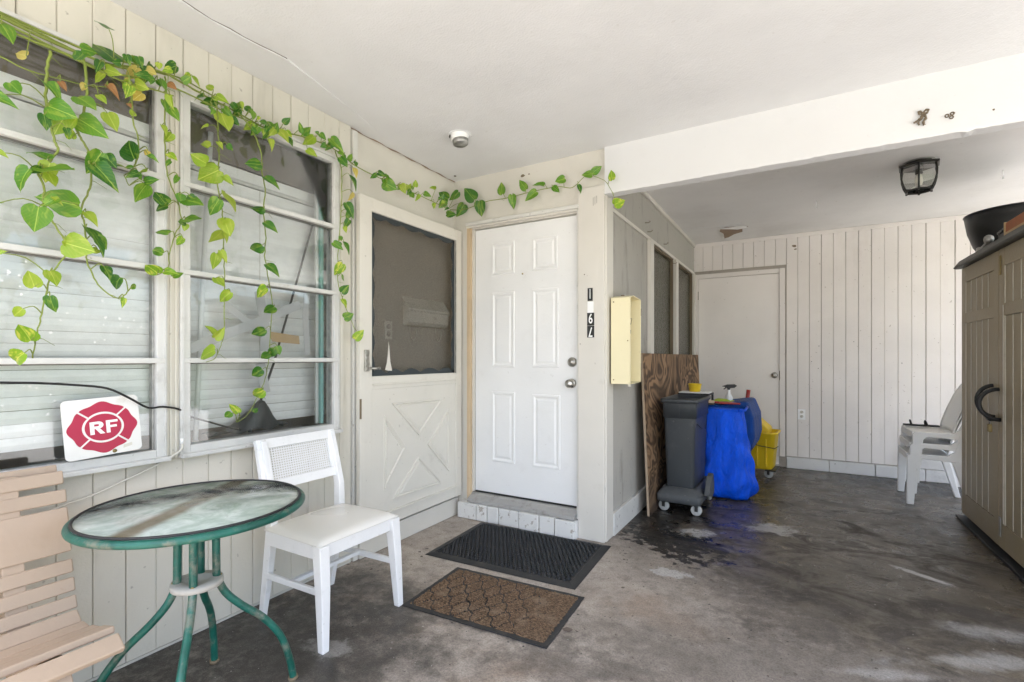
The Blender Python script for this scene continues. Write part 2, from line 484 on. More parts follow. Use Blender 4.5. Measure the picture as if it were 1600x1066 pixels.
M['leaf_v'] = m_leaf('leaf_variegated', (.17, .35, .015, 1), (.24, .42, .02, 1), (.66, .66, .10, 1), .95)
M['leaf_y'] = m_leaf('leaf_yellowed', (.55, .42, .05, 1), (.62, .52, .14, 1), (.70, .62, .22, 1), .6)
M['leaf_b'] = m_leaf('leaf_dried', (.28, .12, .04, 1), (.36, .17, .06, 1), (.45, .26, .10, 1), .5)
M['stem'] = paint('vine_stem', (.24, .30, .05, 1), .5, .2, .5, (.07, .08, .02, 1), 9, .5, .75)

# ------------------------------------------------------------------ helpers: meshes
class MB:
    def __init__(self):
        self.v = []; self.f = []; self.s = []
    def add(self, vs, fs, smooth=False):
        o = len(self.v)
        self.v += [tuple(v) for v in vs]
        self.f += [tuple(i + o for i in f) for f in fs]
        self.s += [smooth] * len(fs)
        return self
    def box(self, x0, x1, y0, y1, z0, z1, mat=None):
        vs = [Vector(p) for p in ((x0, y0, z0), (x1, y0, z0), (x1, y1, z0), (x0, y1, z0), (x0, y0, z1), (x1, y0, z1), (x1, y1, z1), (x0, y1, z1))]
        if mat is not None:
            vs = [mat @ p for p in vs]
        return self.add(vs, [(0, 3, 2, 1), (4, 5, 6, 7), (0, 1, 5, 4), (1, 2, 6, 5), (2, 3, 7, 6), (3, 0, 4, 7)])
    def bar(self, a, b, w, h, up=(0, 0, 1)):
        """rectangular bar from a to b, w across and h along up"""
        a = Vector(a); b = Vector(b); dr = (b - a)
        L = dr.length; dr.normalize()
        u = Vector(up)
        sx = dr.cross(u).normalized(); u = sx.cross(dr).normalized()
        m = Matrix((sx, dr, u)).transposed().to_4x4()
        m.translation = a
        return self.box(-w / 2, w / 2, 0, L, -h / 2, h / 2, m)
    def tube(self, path, r, n=8, closed=False):
        P = [Vector(p) for p in path]
        k = len(P)
        rr = r if isinstance(r, (list, tuple)) else [r] * k
        tang = []
        for i in range(k):
            if closed:
                d_ = P[(i + 1) % k] - P[i - 1]
            else:
                d_ = P[min(i + 1, k - 1)] - P[max(i - 1, 0)]
            tang.append(d_.normalized() if d_.length > 1e-9 else Vector((0, 0, 1)))
        a0 = Vector((0, 0, 1)) if abs(tang[0].z) < .9 else Vector((1, 0, 0))
        nrm = tang[0].cross(a0).normalized()
        vs = []
        for i in range(k):
            nrm = (nrm - tang[i] * nrm.dot(tang[i])).normalized()
            bi = tang[i].cross(nrm)
            for j in range(n):
                a = 2 * math.pi * j / n
                vs.append(P[i] + (nrm * math.cos(a) + bi * math.sin(a)) * rr[i])
        fs = []
        for i in range(k if closed else k - 1):
            i2 = (i + 1) % k
            for j in range(n):
                j2 = (j + 1) % n
                fs.append((i * n + j, i * n + j2, i2 * n + j2, i2 * n + j))
        self.add(vs, fs, True)
        if not closed:
            o = len(self.v) - len(vs)
            self.f += [tuple(o + j for j in reversed(range(n))), tuple(o + (k - 1) * n + j for j in range(n))]
            self.s += [False, False]
        return self
    def lathe(self, prof, n=24, mat=None, smooth=True, sx=1.0, sy=1.0):
        """profile [(r, z)] spun about z, then moved by mat"""
        vs = []
        for r, z in prof:
            for j in range(n):
                a = 2 * math.pi * j / n
                p = Vector((r * math.cos(a) * sx, r * math.sin(a) * sy, z))
                vs.append(mat @ p if mat is not None else p)
        fs = []
        for i in range(len(prof) - 1):
            for j in range(n):
                j2 = (j + 1) % n
                fs.append((i * n + j, i * n + j2, (i + 1) * n + j2, (i + 1) * n + j))
        self.add(vs, fs, smooth)
        o = len(self.v) - len(vs)
        if prof[0][0] > 1e-5:
            self.f.append(tuple(o + j for j in reversed(range(n)))); self.s.append(False)
        if prof[-1][0] > 1e-5:
            self.f.append(tuple(o + (len(prof) - 1) * n + j for j in range(n))); self.s.append(False)
        return self
    def prism(self, poly, w0, w1, fn):
        """polygon [(u, v)] extruded from w0 to w1; fn(u, v, w) -> xyz"""
        k = len(poly)
        vs = [fn(u, v, w0) for u, v in poly] + [fn(u, v, w1) for u, v in poly]
        fs = [tuple(range(k)), tuple(reversed(range(k, 2 * k)))] + [(i, i + k, (i + 1) % k + k, (i + 1) % k) for i in range(k)]
        return self.add(vs, fs)
    def mesh(self, name, mat):
        me = bpy.data.meshes.new(name)
        me.from_pydata(self.v, [], self.f)
        me.polygons.foreach_set('use_smooth', self.s)
        if mat is not None:
            me.materials.append(M[mat] if isinstance(mat, str) else mat)
        me.update()
        import bmesh
        bm = bmesh.new(); bm.from_mesh(me)
        bmesh.ops.recalc_face_normals(bm, faces=bm.faces)
        bm.to_mesh(me); bm.free()
        return me
    def build(self, name, mat, parent=None, bevel=0.0, seg=2, world=False, smooth_all=False):
        return link(name, self.mesh(name, mat), parent, bevel, seg, world)

def link(name, me, parent=None, bevel=0.0, seg=2, world=False, loc=None, rot=None):
    o = bpy.data.objects.new(name, me)
    COL.objects.link(o)
    if parent is not None:
        o.parent = parent
        if world:
            o.matrix_parent_inverse = parent_matrix(parent).inverted()
    if loc is not None:
        o.location = loc
    if rot is not None:
        o.rotation_euler = rot
    if bevel > 0:
        b = o.modifiers.new('bevel', 'BEVEL')
        b.width = bevel; b.segments = seg; b.limit_method = 'ANGLE'; b.angle_limit = R(40)
    return o

def parent_matrix(o):
    m = Matrix.LocRotScale(o.location, o.rotation_euler, o.scale)
    if o.parent is not None:
        return parent_matrix(o.parent) @ o.matrix_parent_inverse @ m
    return m

def tag(o, label=None, cat=None, group=None, kind=None):
    if label: o['label'] = label
    if cat: o['category'] = cat
    if group: o['group'] = group
    if kind: o['kind'] = kind
    return o

def thing(name, label, cat, loc=(0, 0, 0), rot=(0, 0, 0), group=None):
    o = bpy.data.objects.new(name, None)
    COL.objects.link(o)
    o.empty_display_size = .1
    o.location = loc
    o.rotation_euler = rot
    return tag(o, label, cat, group)

def copy_tree(o, parent=None):
    c = o.copy(); COL.objects.link(c); c.parent = parent
    for k, v in o.items():
        c[k] = v
    for ch in list(o.children):
        copy_tree(ch, c)
    return c

def text_mesh(body, size, depth, bold=.0):
    cu = bpy.data.curves.new('lettering', 'FONT')
    cu.body = body; cu.size = size; cu.extrude = depth; cu.offset = bold
    cu.align_x = 'CENTER'; cu.align_y = 'CENTER'
    o = bpy.data.objects.new('lettering', cu)
    COL.objects.link(o)
    dg = bpy.context.evaluated_depsgraph_get()
    me = bpy.data.meshes.new_from_object(o.evaluated_get(dg))
    bpy.data.objects.remove(o)
    return me

def smooth_path(P, k=4):
    """Catmull-Rom through the points"""
    P = [Vector(p) for p in P]
    if len(P) < 3:
        return P
    out = []
    for i in range(len(P) - 1):
        p0 = P[max(i - 1, 0)]; p1 = P[i]; p2 = P[i + 1]; p3 = P[min(i + 2, len(P) - 1)]
        for j in range(k):
            t = j / k
            out.append(.5 * ((2 * p1) + (p2 - p0) * t + (2 * p0 - 5 * p1 + 4 * p2 - p3) * t * t + (3 * p1 - p0 - 3 * p2 + p3) * t ** 3))
    out.append(P[-1])
    return out

def circle(c, r, n, ax='z'):
    out = []
    for j in range(n):
        a = 2 * math.pi * j / n
        if ax == 'z': out.append((c[0] + r * math.cos(a), c[1] + r * math.sin(a), c[2]))
        elif ax == 'x': out.append((c[0], c[1] + r * math.cos(a), c[2] + r * math.sin(a)))
        else: out.append((c[0] + r * math.cos(a), c[1], c[2] + r * math.sin(a)))
    return out

ROT_NEGY = Matrix.Rotation(R(90), 4, 'X')      # local z -> -y
ROT_POSX = Matrix.Rotation(R(90), 4, 'Y')      # local z -> +x
ROT_NEGX = Matrix.Rotation(R(-90), 4, 'Y')
def T(x, y, z): return Matrix.Translation((x, y, z))

# ------------------------------------------------------------------ the setting: ground, slab, ceilings
CEIL, CEIL2, YB = 2.62, 2.61, 6.25
tag(MB().box(-120, 120, -120, 120, -.30, -.124).build('ground', 'lawn'), kind='structure')
tag(MB().box(-6.0, 8, -40, -.85, -.12, -.012).build('driveway', 'drive_grey'), kind='structure')
tag(MB().box(2.75, 8, -.85, 12, -.12, -.012).build('side_path', 'ground_concrete'), kind='structure')
fl = MB()
nx, ny = 40, 60
fx0, fx1, fy0, fy1 = -2.6, 2.75, -.85, 6.6
for j in range(ny + 1):
    for i in range(nx + 1):
        x = fx0 + (fx1 - fx0) * i / nx; y = fy0 + (fy1 - fy0) * j / ny
        fl.v.append((x, y, .0012 * math.sin(x * 5.1 + y * 2.3) + .0008 * math.sin(y * 7.7 - x * 3.1) - .0012))
for j in range(ny):
    for i in range(nx):
        a = j * (nx + 1) + i
        fl.f.append((a, a + 1, a + nx + 2, a + nx + 1)); fl.s.append(True)
tag(fl.build('concrete_floor', 'floor'), kind='structure')
tag(MB().box(-2.6, 2.749, -.849, 6.6, -.124, -.02).build('slab_base', 'ground_concrete'), kind='structure')

pc = MB().box(-2.5, 2.45, -.62, 3.13, CEIL, CEIL + .06)
pco = tag(pc.build('porch_ceiling', 'ceiling'), kind='structure')
# the loose sheet along the siding wall that has come away at its taped joint
seam = [(-2.035, -.4), (-2.045, .5), (-2.056, .994), (-2.064, 1.045), (-2.070, 1.11), (-2.060, 1.183), (-2.061, 1.239), (-2.054, 1.307), (-2.042, 1.376), (-2.036, 1.43)]
sb = MB()
k = len(seam)
low = [(x, y, CEIL - .0075 + .0015 * math.sin(i * 2.1)) for i, (x, y) in enumerate(seam)] + [(-2.15, 1.95, CEIL - .003), (-2.298, 2.5, CEIL + .001)]
wal = [(-2.299, y, CEIL - .003) for x, y in seam] + [(-2.299, 1.95, CEIL - .002), (-2.299, 2.52, CEIL + .001)]
upp = [(x, y, CEIL + .002) for x, y, z in low]
n_ = len(low)
sb.add(low + wal + upp, [(i, i + 1, n_ + i + 1, n_ + i) for i in range(n_ - 1)] + [(i, 2 * n_ + i, 2 * n_ + i + 1, i + 1) for i in range(n_ - 1)])
sb.build('loose_sheet', 'ceiling', pco)
cr = MB()
cr.tube([(x + .001, y, CEIL - .0005) for x, y in seam[:]] + [(-2.09, 1.425, CEIL - .002), (-2.14, 1.41, CEIL - .0035)], [.0016] * 3 + [.0022, .0012, .0026, .0016, .0024, .0020, .0028, .0014, .0006], 5)
cr.build('open_joint', 'brown_board', pco)

cc = MB().box(-1.2, 3.15, 3.1305, YB + .2, CEIL2, CEIL2 + .07)
cco = tag(cc.build('carport_ceiling', 'ceiling_carport'), kind='structure')
hole = [(-.66, 5.60), (-.60, 5.585), (-.52, 5.60), (-.43, 5.63), (-.40, 5.66), (-.46, 5.72), (-.47, 5.86), (-.56, 5.93), (-.63, 6.05), (-.675, 6.08), (-.66, 5.85), (-.685, 5.72)]
MB().prism(hole, CEIL2 - .0035, CEIL2 + .001, lambda u, v, w: (u, v, w)).build('torn_patch', 'void', cco)
fp = MB()
fp.add([(-.70, 5.585, CEIL2 - .002), (-.42, 5.60, CEIL2 - .002), (-.40, 5.63, CEIL2 - .022), (-.50, 5.625, CEIL2 - .03), (-.60, 5.60, CEIL2 - .018), (-.70, 5.60, CEIL2 - .006)], [(0, 1, 2, 3, 4, 5)])
fp.add([(-.69, 5.62, CEIL2 - .002), (-.70, 6.10, CEIL2 - .002), (-.675, 6.09, CEIL2 - .03), (-.665, 5.9, CEIL2 - .02), (-.68, 5.7, CEIL2 - .024)], [(0, 1, 2, 3, 4)])
fp.build('peeling_flap', 'ceiling_carport', cco)
MB().tube([(-.99, 5.42, CEIL2 - .001), (-.7, 5.50, CEIL2 - .001), (-.45, 5.47, CEIL2 - .001)], .0025, 5).build('seam_tape', 'ceiling', cco)

rf = MB().box(-6, 2.55, -.72, 3.13, 2.76, 2.92)
rf.box(-6, 3.25, 3.131, 12, 2.76, 2.92)
tag(rf.build('roof', 'trim'), 'flat roof slab over the porch and carport', 'roof')
fas = MB().box(-2.5, 2.45, -.64, -.622, 2.55, 2.758)
fas.box(2.451, 2.47, -.62, 3.08, 2.55, 2.758)
fas.box(3.151, 3.17, 3.135, YB + .2, 2.55, 2.758)
tag(fas.build('fascia', 'trim'), 'white fascia board along the open roof edge', 'fascia')

# ------------------------------------------------------------------ left: grooved siding wall (x = -2.30)
sw = thing('siding_wall', 'beige wall of narrow vertical boards around the two windows', 'wall', (-2.32, .6, 0))
PW = .1053
ys = [.80 + PW * k for k in range(-15, 12)]
def plank_mesh(w, h, mat):
    g = .0007
    b = MB(); t_ = .014
    # shallow V-edged board
    prof = [(g, -t_), (g, -.004), (g + .0026, 0), (w - g - .0026, 0), (w - g, -.004), (w - g, -t_)]
    b.prism(prof, 0, h, lambda u, v, w_: (v, u, w_))
    return b.mesh('plank', mat)
up = plank_mesh(PW, CEIL - 2.372, 'siding')
lo = plank_mesh(PW, .795, 'siding')
for y in ys:
    if y > 1.95: continue
    link('plank', up, sw, world=True, loc=(-2.30 + random.uniform(-.0012, .0012), y + random.uniform(-.0012, .0012), 2.372))
    link('plank', lo, sw, world=True, loc=(-2.30 + random.uniform(-.0016, .0016), y + random.uniform(-.0014, .0014), .012))
link('plank', plank_mesh(2.045 - 1.9583, 2.607, 'siding'), sw, world=True, loc=(-2.30, 1.9583, .012))
bk = MB()
bk.box(-2.34, -2.3135, -.80, 2.044, 0, .8085)
bk.box(-2.34, -2.3135, -.80, 2.044, 2.371, CEIL)
bk.box(-2.34, -2.3135, -.80, .10, .8085, 2.371)
bk.box(-2.34, -2.3135, 1.0405, 1.0895, .8085, 2.371)
bk.box(-2.34, -2.3135, 1.9355, 2.044, .8085, 2.371)
bk.build('backing', 'siding_back', sw, world=True)
sd = MB().box(-2.302, -2.296, -.8, 2.04, 0, .010)
sd.build('bottom_strip', 'siding_back', sw, world=True)
# the room behind the windows
rm = MB()
rm.box(-3.4, -3.35, -.9, 2.044, 0, CEIL + .1)
rm.box(-3.35, -2.345, -.9, -.85, 0, CEIL + .1)
rm.box(-3.35, -2.345, 2.0445, 2.06, 0, CEIL + .1)
rm.box(-3.35, -2.345, -.85, 2.044, .0, .05)
rm.box(-3.35, -2.345, -.85, 2.044, CEIL + .05, CEIL + .1)
rm.build('room_lining', 'room_dark', sw, world=True)

# stucco return between siding and entry wall
ew = thing('entry_wall', 'smooth beige stucco wall around the front door and behind the open storm door', 'wall', (-2.0, 3.15, 0))
st = MB()
st.box(-2.45, -2.322, 2.0455, 3.104, 0, CEIL)
st.build('return_wall', 'stucco', ew, world=True)
ow = MB()
ow.box(-2.45, -1.075, 3.1045, 3.24, 2.262, CEIL)
ow.box(-2.45, -2.19, 3.1045, 3.24, 0, 2.2615)
ow.box(-1.262, -1.075, 3.1205, 3.24, 0, 2.2615)
ow.build('door_surround', 'stucco', ew, world=True)
cs = MB().box(-2.321, -2.285, 2.05, 2.085, 0.0, 2.60)
cs.build('cover_strip', 'trim_chip', ew, world=True, bevel=.002)
lg = MB().box(-2.321, -2.272, 2.09, 3.095, 0.0, .135)
lg.build('footing', 'stucco', ew, world=True, bevel=.006)
pl = MB().box(-1.262, -1.0755, 3.084, 3.12, 0, 2.375)
pl.build('corner_board', 'trim', ew, world=True, bevel=.003)
for nm, mt, pts in (('rust_spot', 'dry', [(-1.70, 3.1035, 2.555, .020, .012), (-1.65, 3.1035, 2.558, .010, .007)]), ('nail_hole', 'brown_board', [(-1.215, 3.0835, 1.79, .005, .005), (-1.245, 3.0835, 1.32, .004, .004), (-1.13, 3.0835, 2.30, .003, .003)])):
    b = MB()
    for x, y, z, rx, rz in pts:
        pol = [(x + rx * math.cos(a * .628) * random.uniform(.6, 1.1), z + rz * math.sin(a * .628) * random.uniform(.6, 1.1)) for a in range(10)]
        b.prism(pol, y, y + .002, lambda u, v, w: (u, w, v))
    b.build(nm, mt, ew, world=True)
dp = MB()
for q in range(3):
    dp.box(-1.155 + q * .012, -1.150 + q * .012, 3.0832, 3.0842, 2.245 + q * .006, 2.30 + q * .004)
dp.build('scuff', 'stucco_grey', ew, world=True)
cv = MB()
cv.tube([(-2.312, y, CEIL - .004 + .003 * math.sin(y * 31)) for y in [2.05 + .05 * i for i in range(22)]], [.003 + .002 * math.sin(i * 1.9) for i in range(22)], 5)
cv.build('cracked_caulk', 'void', ew, world=True)
MB().lathe([(.011, 0), (.009, .004), (0, .004)], 10, T(-2.235, 3.0, CEIL) @ Matrix.Rotation(math.pi, 4, 'X')).build('screw_hole', 'brown_board', pco)

# ------------------------------------------------------------------ windows
def window(y0, y1, label):
    z0, z1 = .809, 2.370
    w = thing('awning_window', label, 'window', (-2.30, (y0 + y1) / 2, z0), group='awning windows of the siding wall')
    f = MB()
    fw = .040
    f.box(-2.335, -2.268, y0, y0 + fw, z0, z1)
    f.box(-2.335, -2.268, y1 - fw, y1, z0, z1)
    f.box(-2.335, -2.2685, y0 + fw, y1 - fw, z1 - .028, z1)
    f.box(-2.335, -2.2685, y0 + fw, y1 - fw, z0, z0 + .038)
    fr = f.build('frame', 'alu', w, world=True, bevel=.003)
    s = MB().box(-2.3, -2.243, y0 - .004, y1 + .004, z0 - .012, z0 + .006)
    s.build('sill', 'alu', w, world=True, bevel=.003)
    d_ = MB()
    d_.box(-2.2675, -2.262, y0 + .008, y0 + .013, z0 + .01, z1 - .01)
    d_.box(-2.2675, -2.262, y1 - .013, y1 - .008, z0 + .01, z1 - .01)
    d_.build('frame_bead', 'alu', fr)
    edges = [z0 + .038, 1.215, 1.598, 1.978, z1 - .028]
    for i in range(4):
        a, b = edges[i], edges[i + 1]
        if i > 0:
            br = MB().box(-2.318, -2.262, y0 + .012, y1 - .012, a - .011, a + .011)
            br.build('bar', 'alu', w, world=True, bevel=.003)
            gk = MB().box(-2.312, -2.282, y0 + fw, y1 - fw, a - .0155, a - .0115)
            gk.build('gasket', 'alu_dark', w, world=True)
            a += .0115
        if i < 3: b -= .016
        gl = MB().box(-2.302, -2.298, y0 + fw + .001, y1 - fw - .001, a, b)
        gl.build('pane', 'glass', w, world=True)
        sh = MB()
        sh.box(-2.3125, -2.288, y0 + fw + .0005, y0 + fw + .009, a + .0005, b - .0005)
        sh.box(-2.3125, -2.288, y1 - fw - .009, y1 - fw - .0005, a + .0005, b - .0005)
        sh.build('sash', 'steel', w, world=True)
    return w
win1 = window(.10, 1.040, 'left window of four stacked panes with the round emblem sign on its sill')
window(1.090, 1.935, 'right window of four stacked panes with tape behind the glass')
wf = MB()  # flat white flecks on the glass, imitating reflected sun dapples
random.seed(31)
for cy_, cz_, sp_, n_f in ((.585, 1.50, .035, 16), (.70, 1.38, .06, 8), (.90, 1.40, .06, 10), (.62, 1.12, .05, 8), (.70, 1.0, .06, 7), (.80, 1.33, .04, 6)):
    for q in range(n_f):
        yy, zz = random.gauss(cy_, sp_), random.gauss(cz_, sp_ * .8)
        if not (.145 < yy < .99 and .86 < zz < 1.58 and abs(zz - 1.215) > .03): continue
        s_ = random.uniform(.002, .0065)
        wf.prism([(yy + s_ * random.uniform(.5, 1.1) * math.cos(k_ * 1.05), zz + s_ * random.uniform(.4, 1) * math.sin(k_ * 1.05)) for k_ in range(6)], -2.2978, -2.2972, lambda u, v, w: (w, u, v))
wfo = wf.build('dapple_flecks', 'number_white', win1, world=True); wfo['kind'] = 'stuff'
ml = MB().box(-2.313, -2.280, 1.0405, 1.0895, .80, 2.371)
ml.box(-2.2795, -2.272, 1.052, 1.060, .80, 2.371)
ml.box(-2.2795, -2.272, 1.071, 1.079, .80, 2.371)
ml.build('mullion_cover', 'siding', sw, world=True, bevel=.002)
MB().box(-2.3, -2.264, 1.9355, 1.958, .80, 2.385).build('window_casing', 'siding', sw, world=True, bevel=.002)
MB().box(-2.3, -2.262, .09, 1.956, 2.3705, 2.386).build('window_head', 'alu', sw, world=True, bevel=.002)

def blind(x, y0, y1, ztop, zbot, pitch, label, tilt):
    r = thing('window_blind', label, 'blind', (x, (y0 + y1) / 2, zbot), group='closed slat blinds behind the windows')
    hr = MB().box(x - .045, x + .012, y0, y1, ztop, ztop + .055)
    hr.build('head_rail', 'blind', r, world=True, bevel=.003)
    MB().box(x - .04, x + .010, y0, y1, ztop - .018, ztop - .002).build('rail_shadow_strip', 'alu', r, world=True)
    z = ztop - .022 - pitch
    sm = MB()
    w2 = y1 - y0
    # slightly bowed slat
    prof = [(-.0015, 0), (.0035, pitch * .45), (.0015, pitch * .985), (-.0005, pitch * .985), (.0015, pitch * .45), (-.0035, 0)]
    sm.prism(prof, 0, w2, lambda u, v, w: (u, w, v))
    me = sm.mesh('slat', 'blind')
    while z > zbot:
        link('slat', me, r, world=True, loc=(x, y0, z), rot=(random.uniform(-.0012, .0012), R(tilt + random.uniform(-1.2, 1.2)), 0))
        z -= pitch
    MB().box(x + .0065, x + .0075, y0 + w2 * .52, y0 + w2 * .52 + .003, zbot, ztop).build('ladder_cord', 'siding_back', r, world=True)
blind(-2.335, .02, 1.035, 2.145, .90, .047, 'white slat blind close behind the left window', 4)
blind(-2.44, 1.075, 1.99, 2.13, .86, .047, 'greyer slat blind set back behind the right window', 3)
for nm, x, a, b, lab in (('valance_board', -2.362, .0, 1.03, 'brown board above the blind in the left window'), ('valance_board', -2.46, 1.07, 2.02, 'brown board above the blind in the right window')):
    bb = MB().box(x - .012, x, a, b, 2.205, 2.44)
    tag(bb.build(nm, 'brown_board', bevel=.002), lab, 'board', 'brown boards above the blinds')

# things leaning and stuck behind the right window's glass
def strip(name, pts, w, x, mat, label, cat, group=None, thick=.0012):
    b = MB()
    for (ya, za), (yb, zb) in zip(pts[:-1], pts[1:]):
        dy, dz = yb - ya, zb - za
        L = math.hypot(dy, dz); ny_, nz_ = -dz / L * w / 2, dy / L * w / 2
        b.prism([(ya + ny_, za + nz_), (ya - ny_, za - nz_), (yb - ny_, zb - nz_), (yb + ny_, zb + nz_)], x, x + thick, lambda u, v, w_: (w_, u, v))
    return tag(b.build(name, mat), label, cat, group)
strip('tape_strip', [(1.135, 1.262), (1.45, 1.40), (1.70, 1.515)], .046, -2.3095, 'tape', 'long silver tape strip rising across the third pane of the right window', 'tape', 'tape strips behind the right window')
strip('tape_strip', [(1.30, 1.482), (1.455, 1.372)], .036, -2.3110, 'tape', 'short silver tape strip sloping down to cross the long one', 'tape', 'tape strips behind the right window')
strip('tape_strip', [(1.742, 1.575), (1.735, 1.46), (1.748, 1.245)], .036, -2.3085, 'tape', 'upright torn tape strip near the right edge of the window', 'tape', 'tape strips behind the right window')
strip('tape_strip', [(1.47, 1.56), (1.505, 1.38), (1.50, 1.26)], .05, -2.3125, 'tape', 'upright tape strip where the crossing tapes meet', 'tape', 'tape strips behind the right window')
strip('tape_strip', [(1.475, 1.20), (1.505, 1.05)], .05, -2.3095, 'tape', 'loose tape end hanging in the lowest pane of the right window', 'tape', 'tape strips behind the right window')
t_ = thing('leaning_pole', 'thin white pole leaning behind the left edge of the right window', 'pole', (-2.40, 1.215, .83))
MB().tube([(-2.385, 1.208, .84), (-2.392, 1.245, 1.6), (-2.40, 1.285, 2.30)], .011, 10).build('shaft', 'white_paint', t_, world=True)
MB().tube([(-2.385, 1.2075, .828), (-2.385, 1.208, .845)], .014, 10).build('end_cap', 'trim', t_, world=True)
t_ = thing('dark_rod', 'thin dark rod slanting behind the right window', 'rod', (-2.395, 1.52, .86))
MB().tube([(-2.36, 1.455, .86), (-2.385, 1.60, 1.20), (-2.41, 1.86, 2.0)], .006, 8).build('shaft', 'cable', t_, world=True)
MB().tube([(-2.36, 1.452, .852), (-2.36, 1.456, .872)], .009, 8).build('tip', 'charcoal', t_, world=True)
t_ = thing('teal_frame', 'teal edged panel standing behind the right edge of the right window', 'panel', (-2.36, 1.9, .85))
MB().box(-2.345, -2.325, 1.848, 1.868, .852, 2.335).build('edge_strip', 'teal', t_, world=True, bevel=.002)
MB().box(-2.360, -2.346, 1.834, 1.850, .852, 2.335).build('side_strip', 'white_paint', t_, world=True, bevel=.002)
bd = MB()
bd.prism([(1.52, 1.362), (1.70, 1.345), (1.705, 1.300), (1.545, 1.310)], -2.318, -2.314, lambda u, v, w: (w, u, v))
tag(bd.build('cardboard_scrap', 'pale_wood', bevel=.001), 'pale torn cardboard scrap between the tapes of the right window', 'cardboard')
cl = MB()
random.seed(5)
gx, gy = 9, 16
for j in range(gy + 1):
    for i in range(gx + 1):
        u, v = i / gx, j / gy
        cl.v.append((-2.40 + .06 * u + .012 * math.sin(9 * v + 3 * u), 1.24 + .42 * v, .852 + .14 * math.exp(-((v - .62) / .22) ** 2) * (1 - abs(2 * u - 1) ** 2) + .012 * math.sin(17 * v + 5 * u) + .014))
for j in range(gy):
    for i in range(gx):
        a = j * (gx + 1) + i
        cl.f.append((a, a + 1, a + gx + 2, a + gx + 1)); cl.s.append(True)
tag(cl.build('crumpled_sheet', 'charcoal'), 'crumpled dark plastic lying at the bottom of the right window', 'plastic sheet')

# ------------------------------------------------------------------ storm door, swung open against the return wall
sdr = thing('storm_door', 'beige storm door folded open, torn insect screen above and crossbuck panel below', 'door', (-2.25, 3.12, .16))
X0, X1 = -2.268, -2.235
Y0, Y1, Z0, Z1 = 2.055, 3.085, .160, 2.212
oy0, oy1, oz0, oz1 = 2.152, 3.012, 1.112, 2.128
for nm, a in (('stile', (Y0, oy0, Z0, Z1)), ('stile', (oy1, Y1, Z0, Z1)), ('rail', (oy0 + .0005, oy1 - .0005, oz1, Z1)), ('rail', (oy0 + .0005, oy1 - .0005, 1.030, oz0)), ('rail', (oy0 + .0005, oy1 - .0005, Z0, .245))):
    MB().box(X0, X1 + (.0 if nm == 'stile' else -.0015), *a).build(nm, 'storm', sdr, world=True, bevel=.003)
lp = MB().box(X0 + .006, X1 - .006, oy0 + .0005, oy1 - .0005, .2455, 1.0295).build('lower_panel', 'storm', sdr, world=True)
XP = X1 - .006
MB().box(XP, X1 + .008, oy0 + .004, oy1 - .004, 1.055, 1.068).build('moulding', 'storm', sdr, world=True, bevel=.003)
MB().box(XP, X1 + .010, oy0 - .005, oy1 + .02, .232, .2455).build('moulding', 'storm', sdr, world=True, bevel=.003)
for tri in ([(2.322, .934), (2.862, .926), (2.587, .690)], [(2.258, .862), (2.258, .393), (2.452, .628)], [(2.925, .850), (2.925, .372), (2.680, .610)], [(2.332, .313), (2.855, .300), (2.587, .546)]):
    cx = sum(p[0] for p in tri) / 3; cz = sum(p[1] for p in tri) / 3
    def inset(k): return [(cx + (p[0] - cx) * k, cz + (p[1] - cz) * k) for p in tri]
    b = MB()
    loops = [(1.0, 0), (.985, .009), (.90, .010), (.84, .0005), (.78, .0005), (.70, .006)]
    vs = []
    for kk, h in loops:
        vs += [(XP + h, p[0], p[1]) for p in inset(kk)]
    fs = []
    for i in range(len(loops) - 1):
        for j in range(3):
            fs.append((i * 3 + j, i * 3 + (j + 1) % 3, i * 3 + 3 + (j + 1) % 3, i * 3 + 3 + j))
    n0 = (len(loops) - 1) * 3
    fs.append((n0, n0 + 1, n0 + 2))
    b.add(vs, fs)
    b.build('crossbuck_panel', 'storm', sdr, world=True)
sc = MB().box(-2.2515, -2.2505, oy0 + .001, oy1 - .001, oz0 + .001, oz1 - .001)
so_ = sc.build('insect_screen', 'screen', sdr, world=True)
# frayed, scalloped edge where the mesh has pulled out of its groove
def scallop(a, b, n, fn, w0, amp):
    bb = MB(); vs = []
    for i in range(n + 1):
        t = i / n; s = a + (b - a) * t
        w = w0 + amp * abs(math.sin(t * math.pi * (abs(b - a) / .16) + .7 * math.sin(t * 5))) + random.uniform(0, .003)
        vs += [fn(s, 0), fn(s, w)]
    bb.add(vs, [(2 * i, 2 * i + 1, 2 * i + 3, 2 * i + 2) for i in range(n)])
    return bb
xe = -2.2490
scallop(oy0, oy1, 50, lambda s, w: (xe, s, oz1 - .001 - w), .016, .022).build('frayed_edge', 'screen_edge', so_)
scallop(oy0, oy1, 50, lambda s, w: (xe, s, oz0 + .001 + w), .014, .026).build('frayed_edge', 'screen_edge', so_)
scallop(oz0, oz1, 60, lambda s, w: (xe, oy0 + .001 + w, s), .012, .020).build('frayed_edge', 'screen_edge', so_)
scallop(oz0, oz1, 60, lambda s, w: (xe, oy1 - .001 - w, s), .022, .022).build('frayed_edge', 'screen_edge', so_)
MB().prism([(2.275, 1.150), (2.300, 1.145), (2.338, 1.142), (2.322, 1.20), (2.312, 1.30), (2.306, 1.33), (2.300, 1.25), (2.290, 1.19)], -2.2488, -2.2480, lambda u, v, w: (w, u, v)).build('torn_flap', 'trim', so_)
MB().box(X1 - .004, X1 + .002, oy1 - .006, oy1, oz0, oz1).build('screen_bead', 'steel', sdr, world=True)
lt = MB()
lt.box(X1, X1 + .014, 2.085, 2.118, 1.145, 1.275)
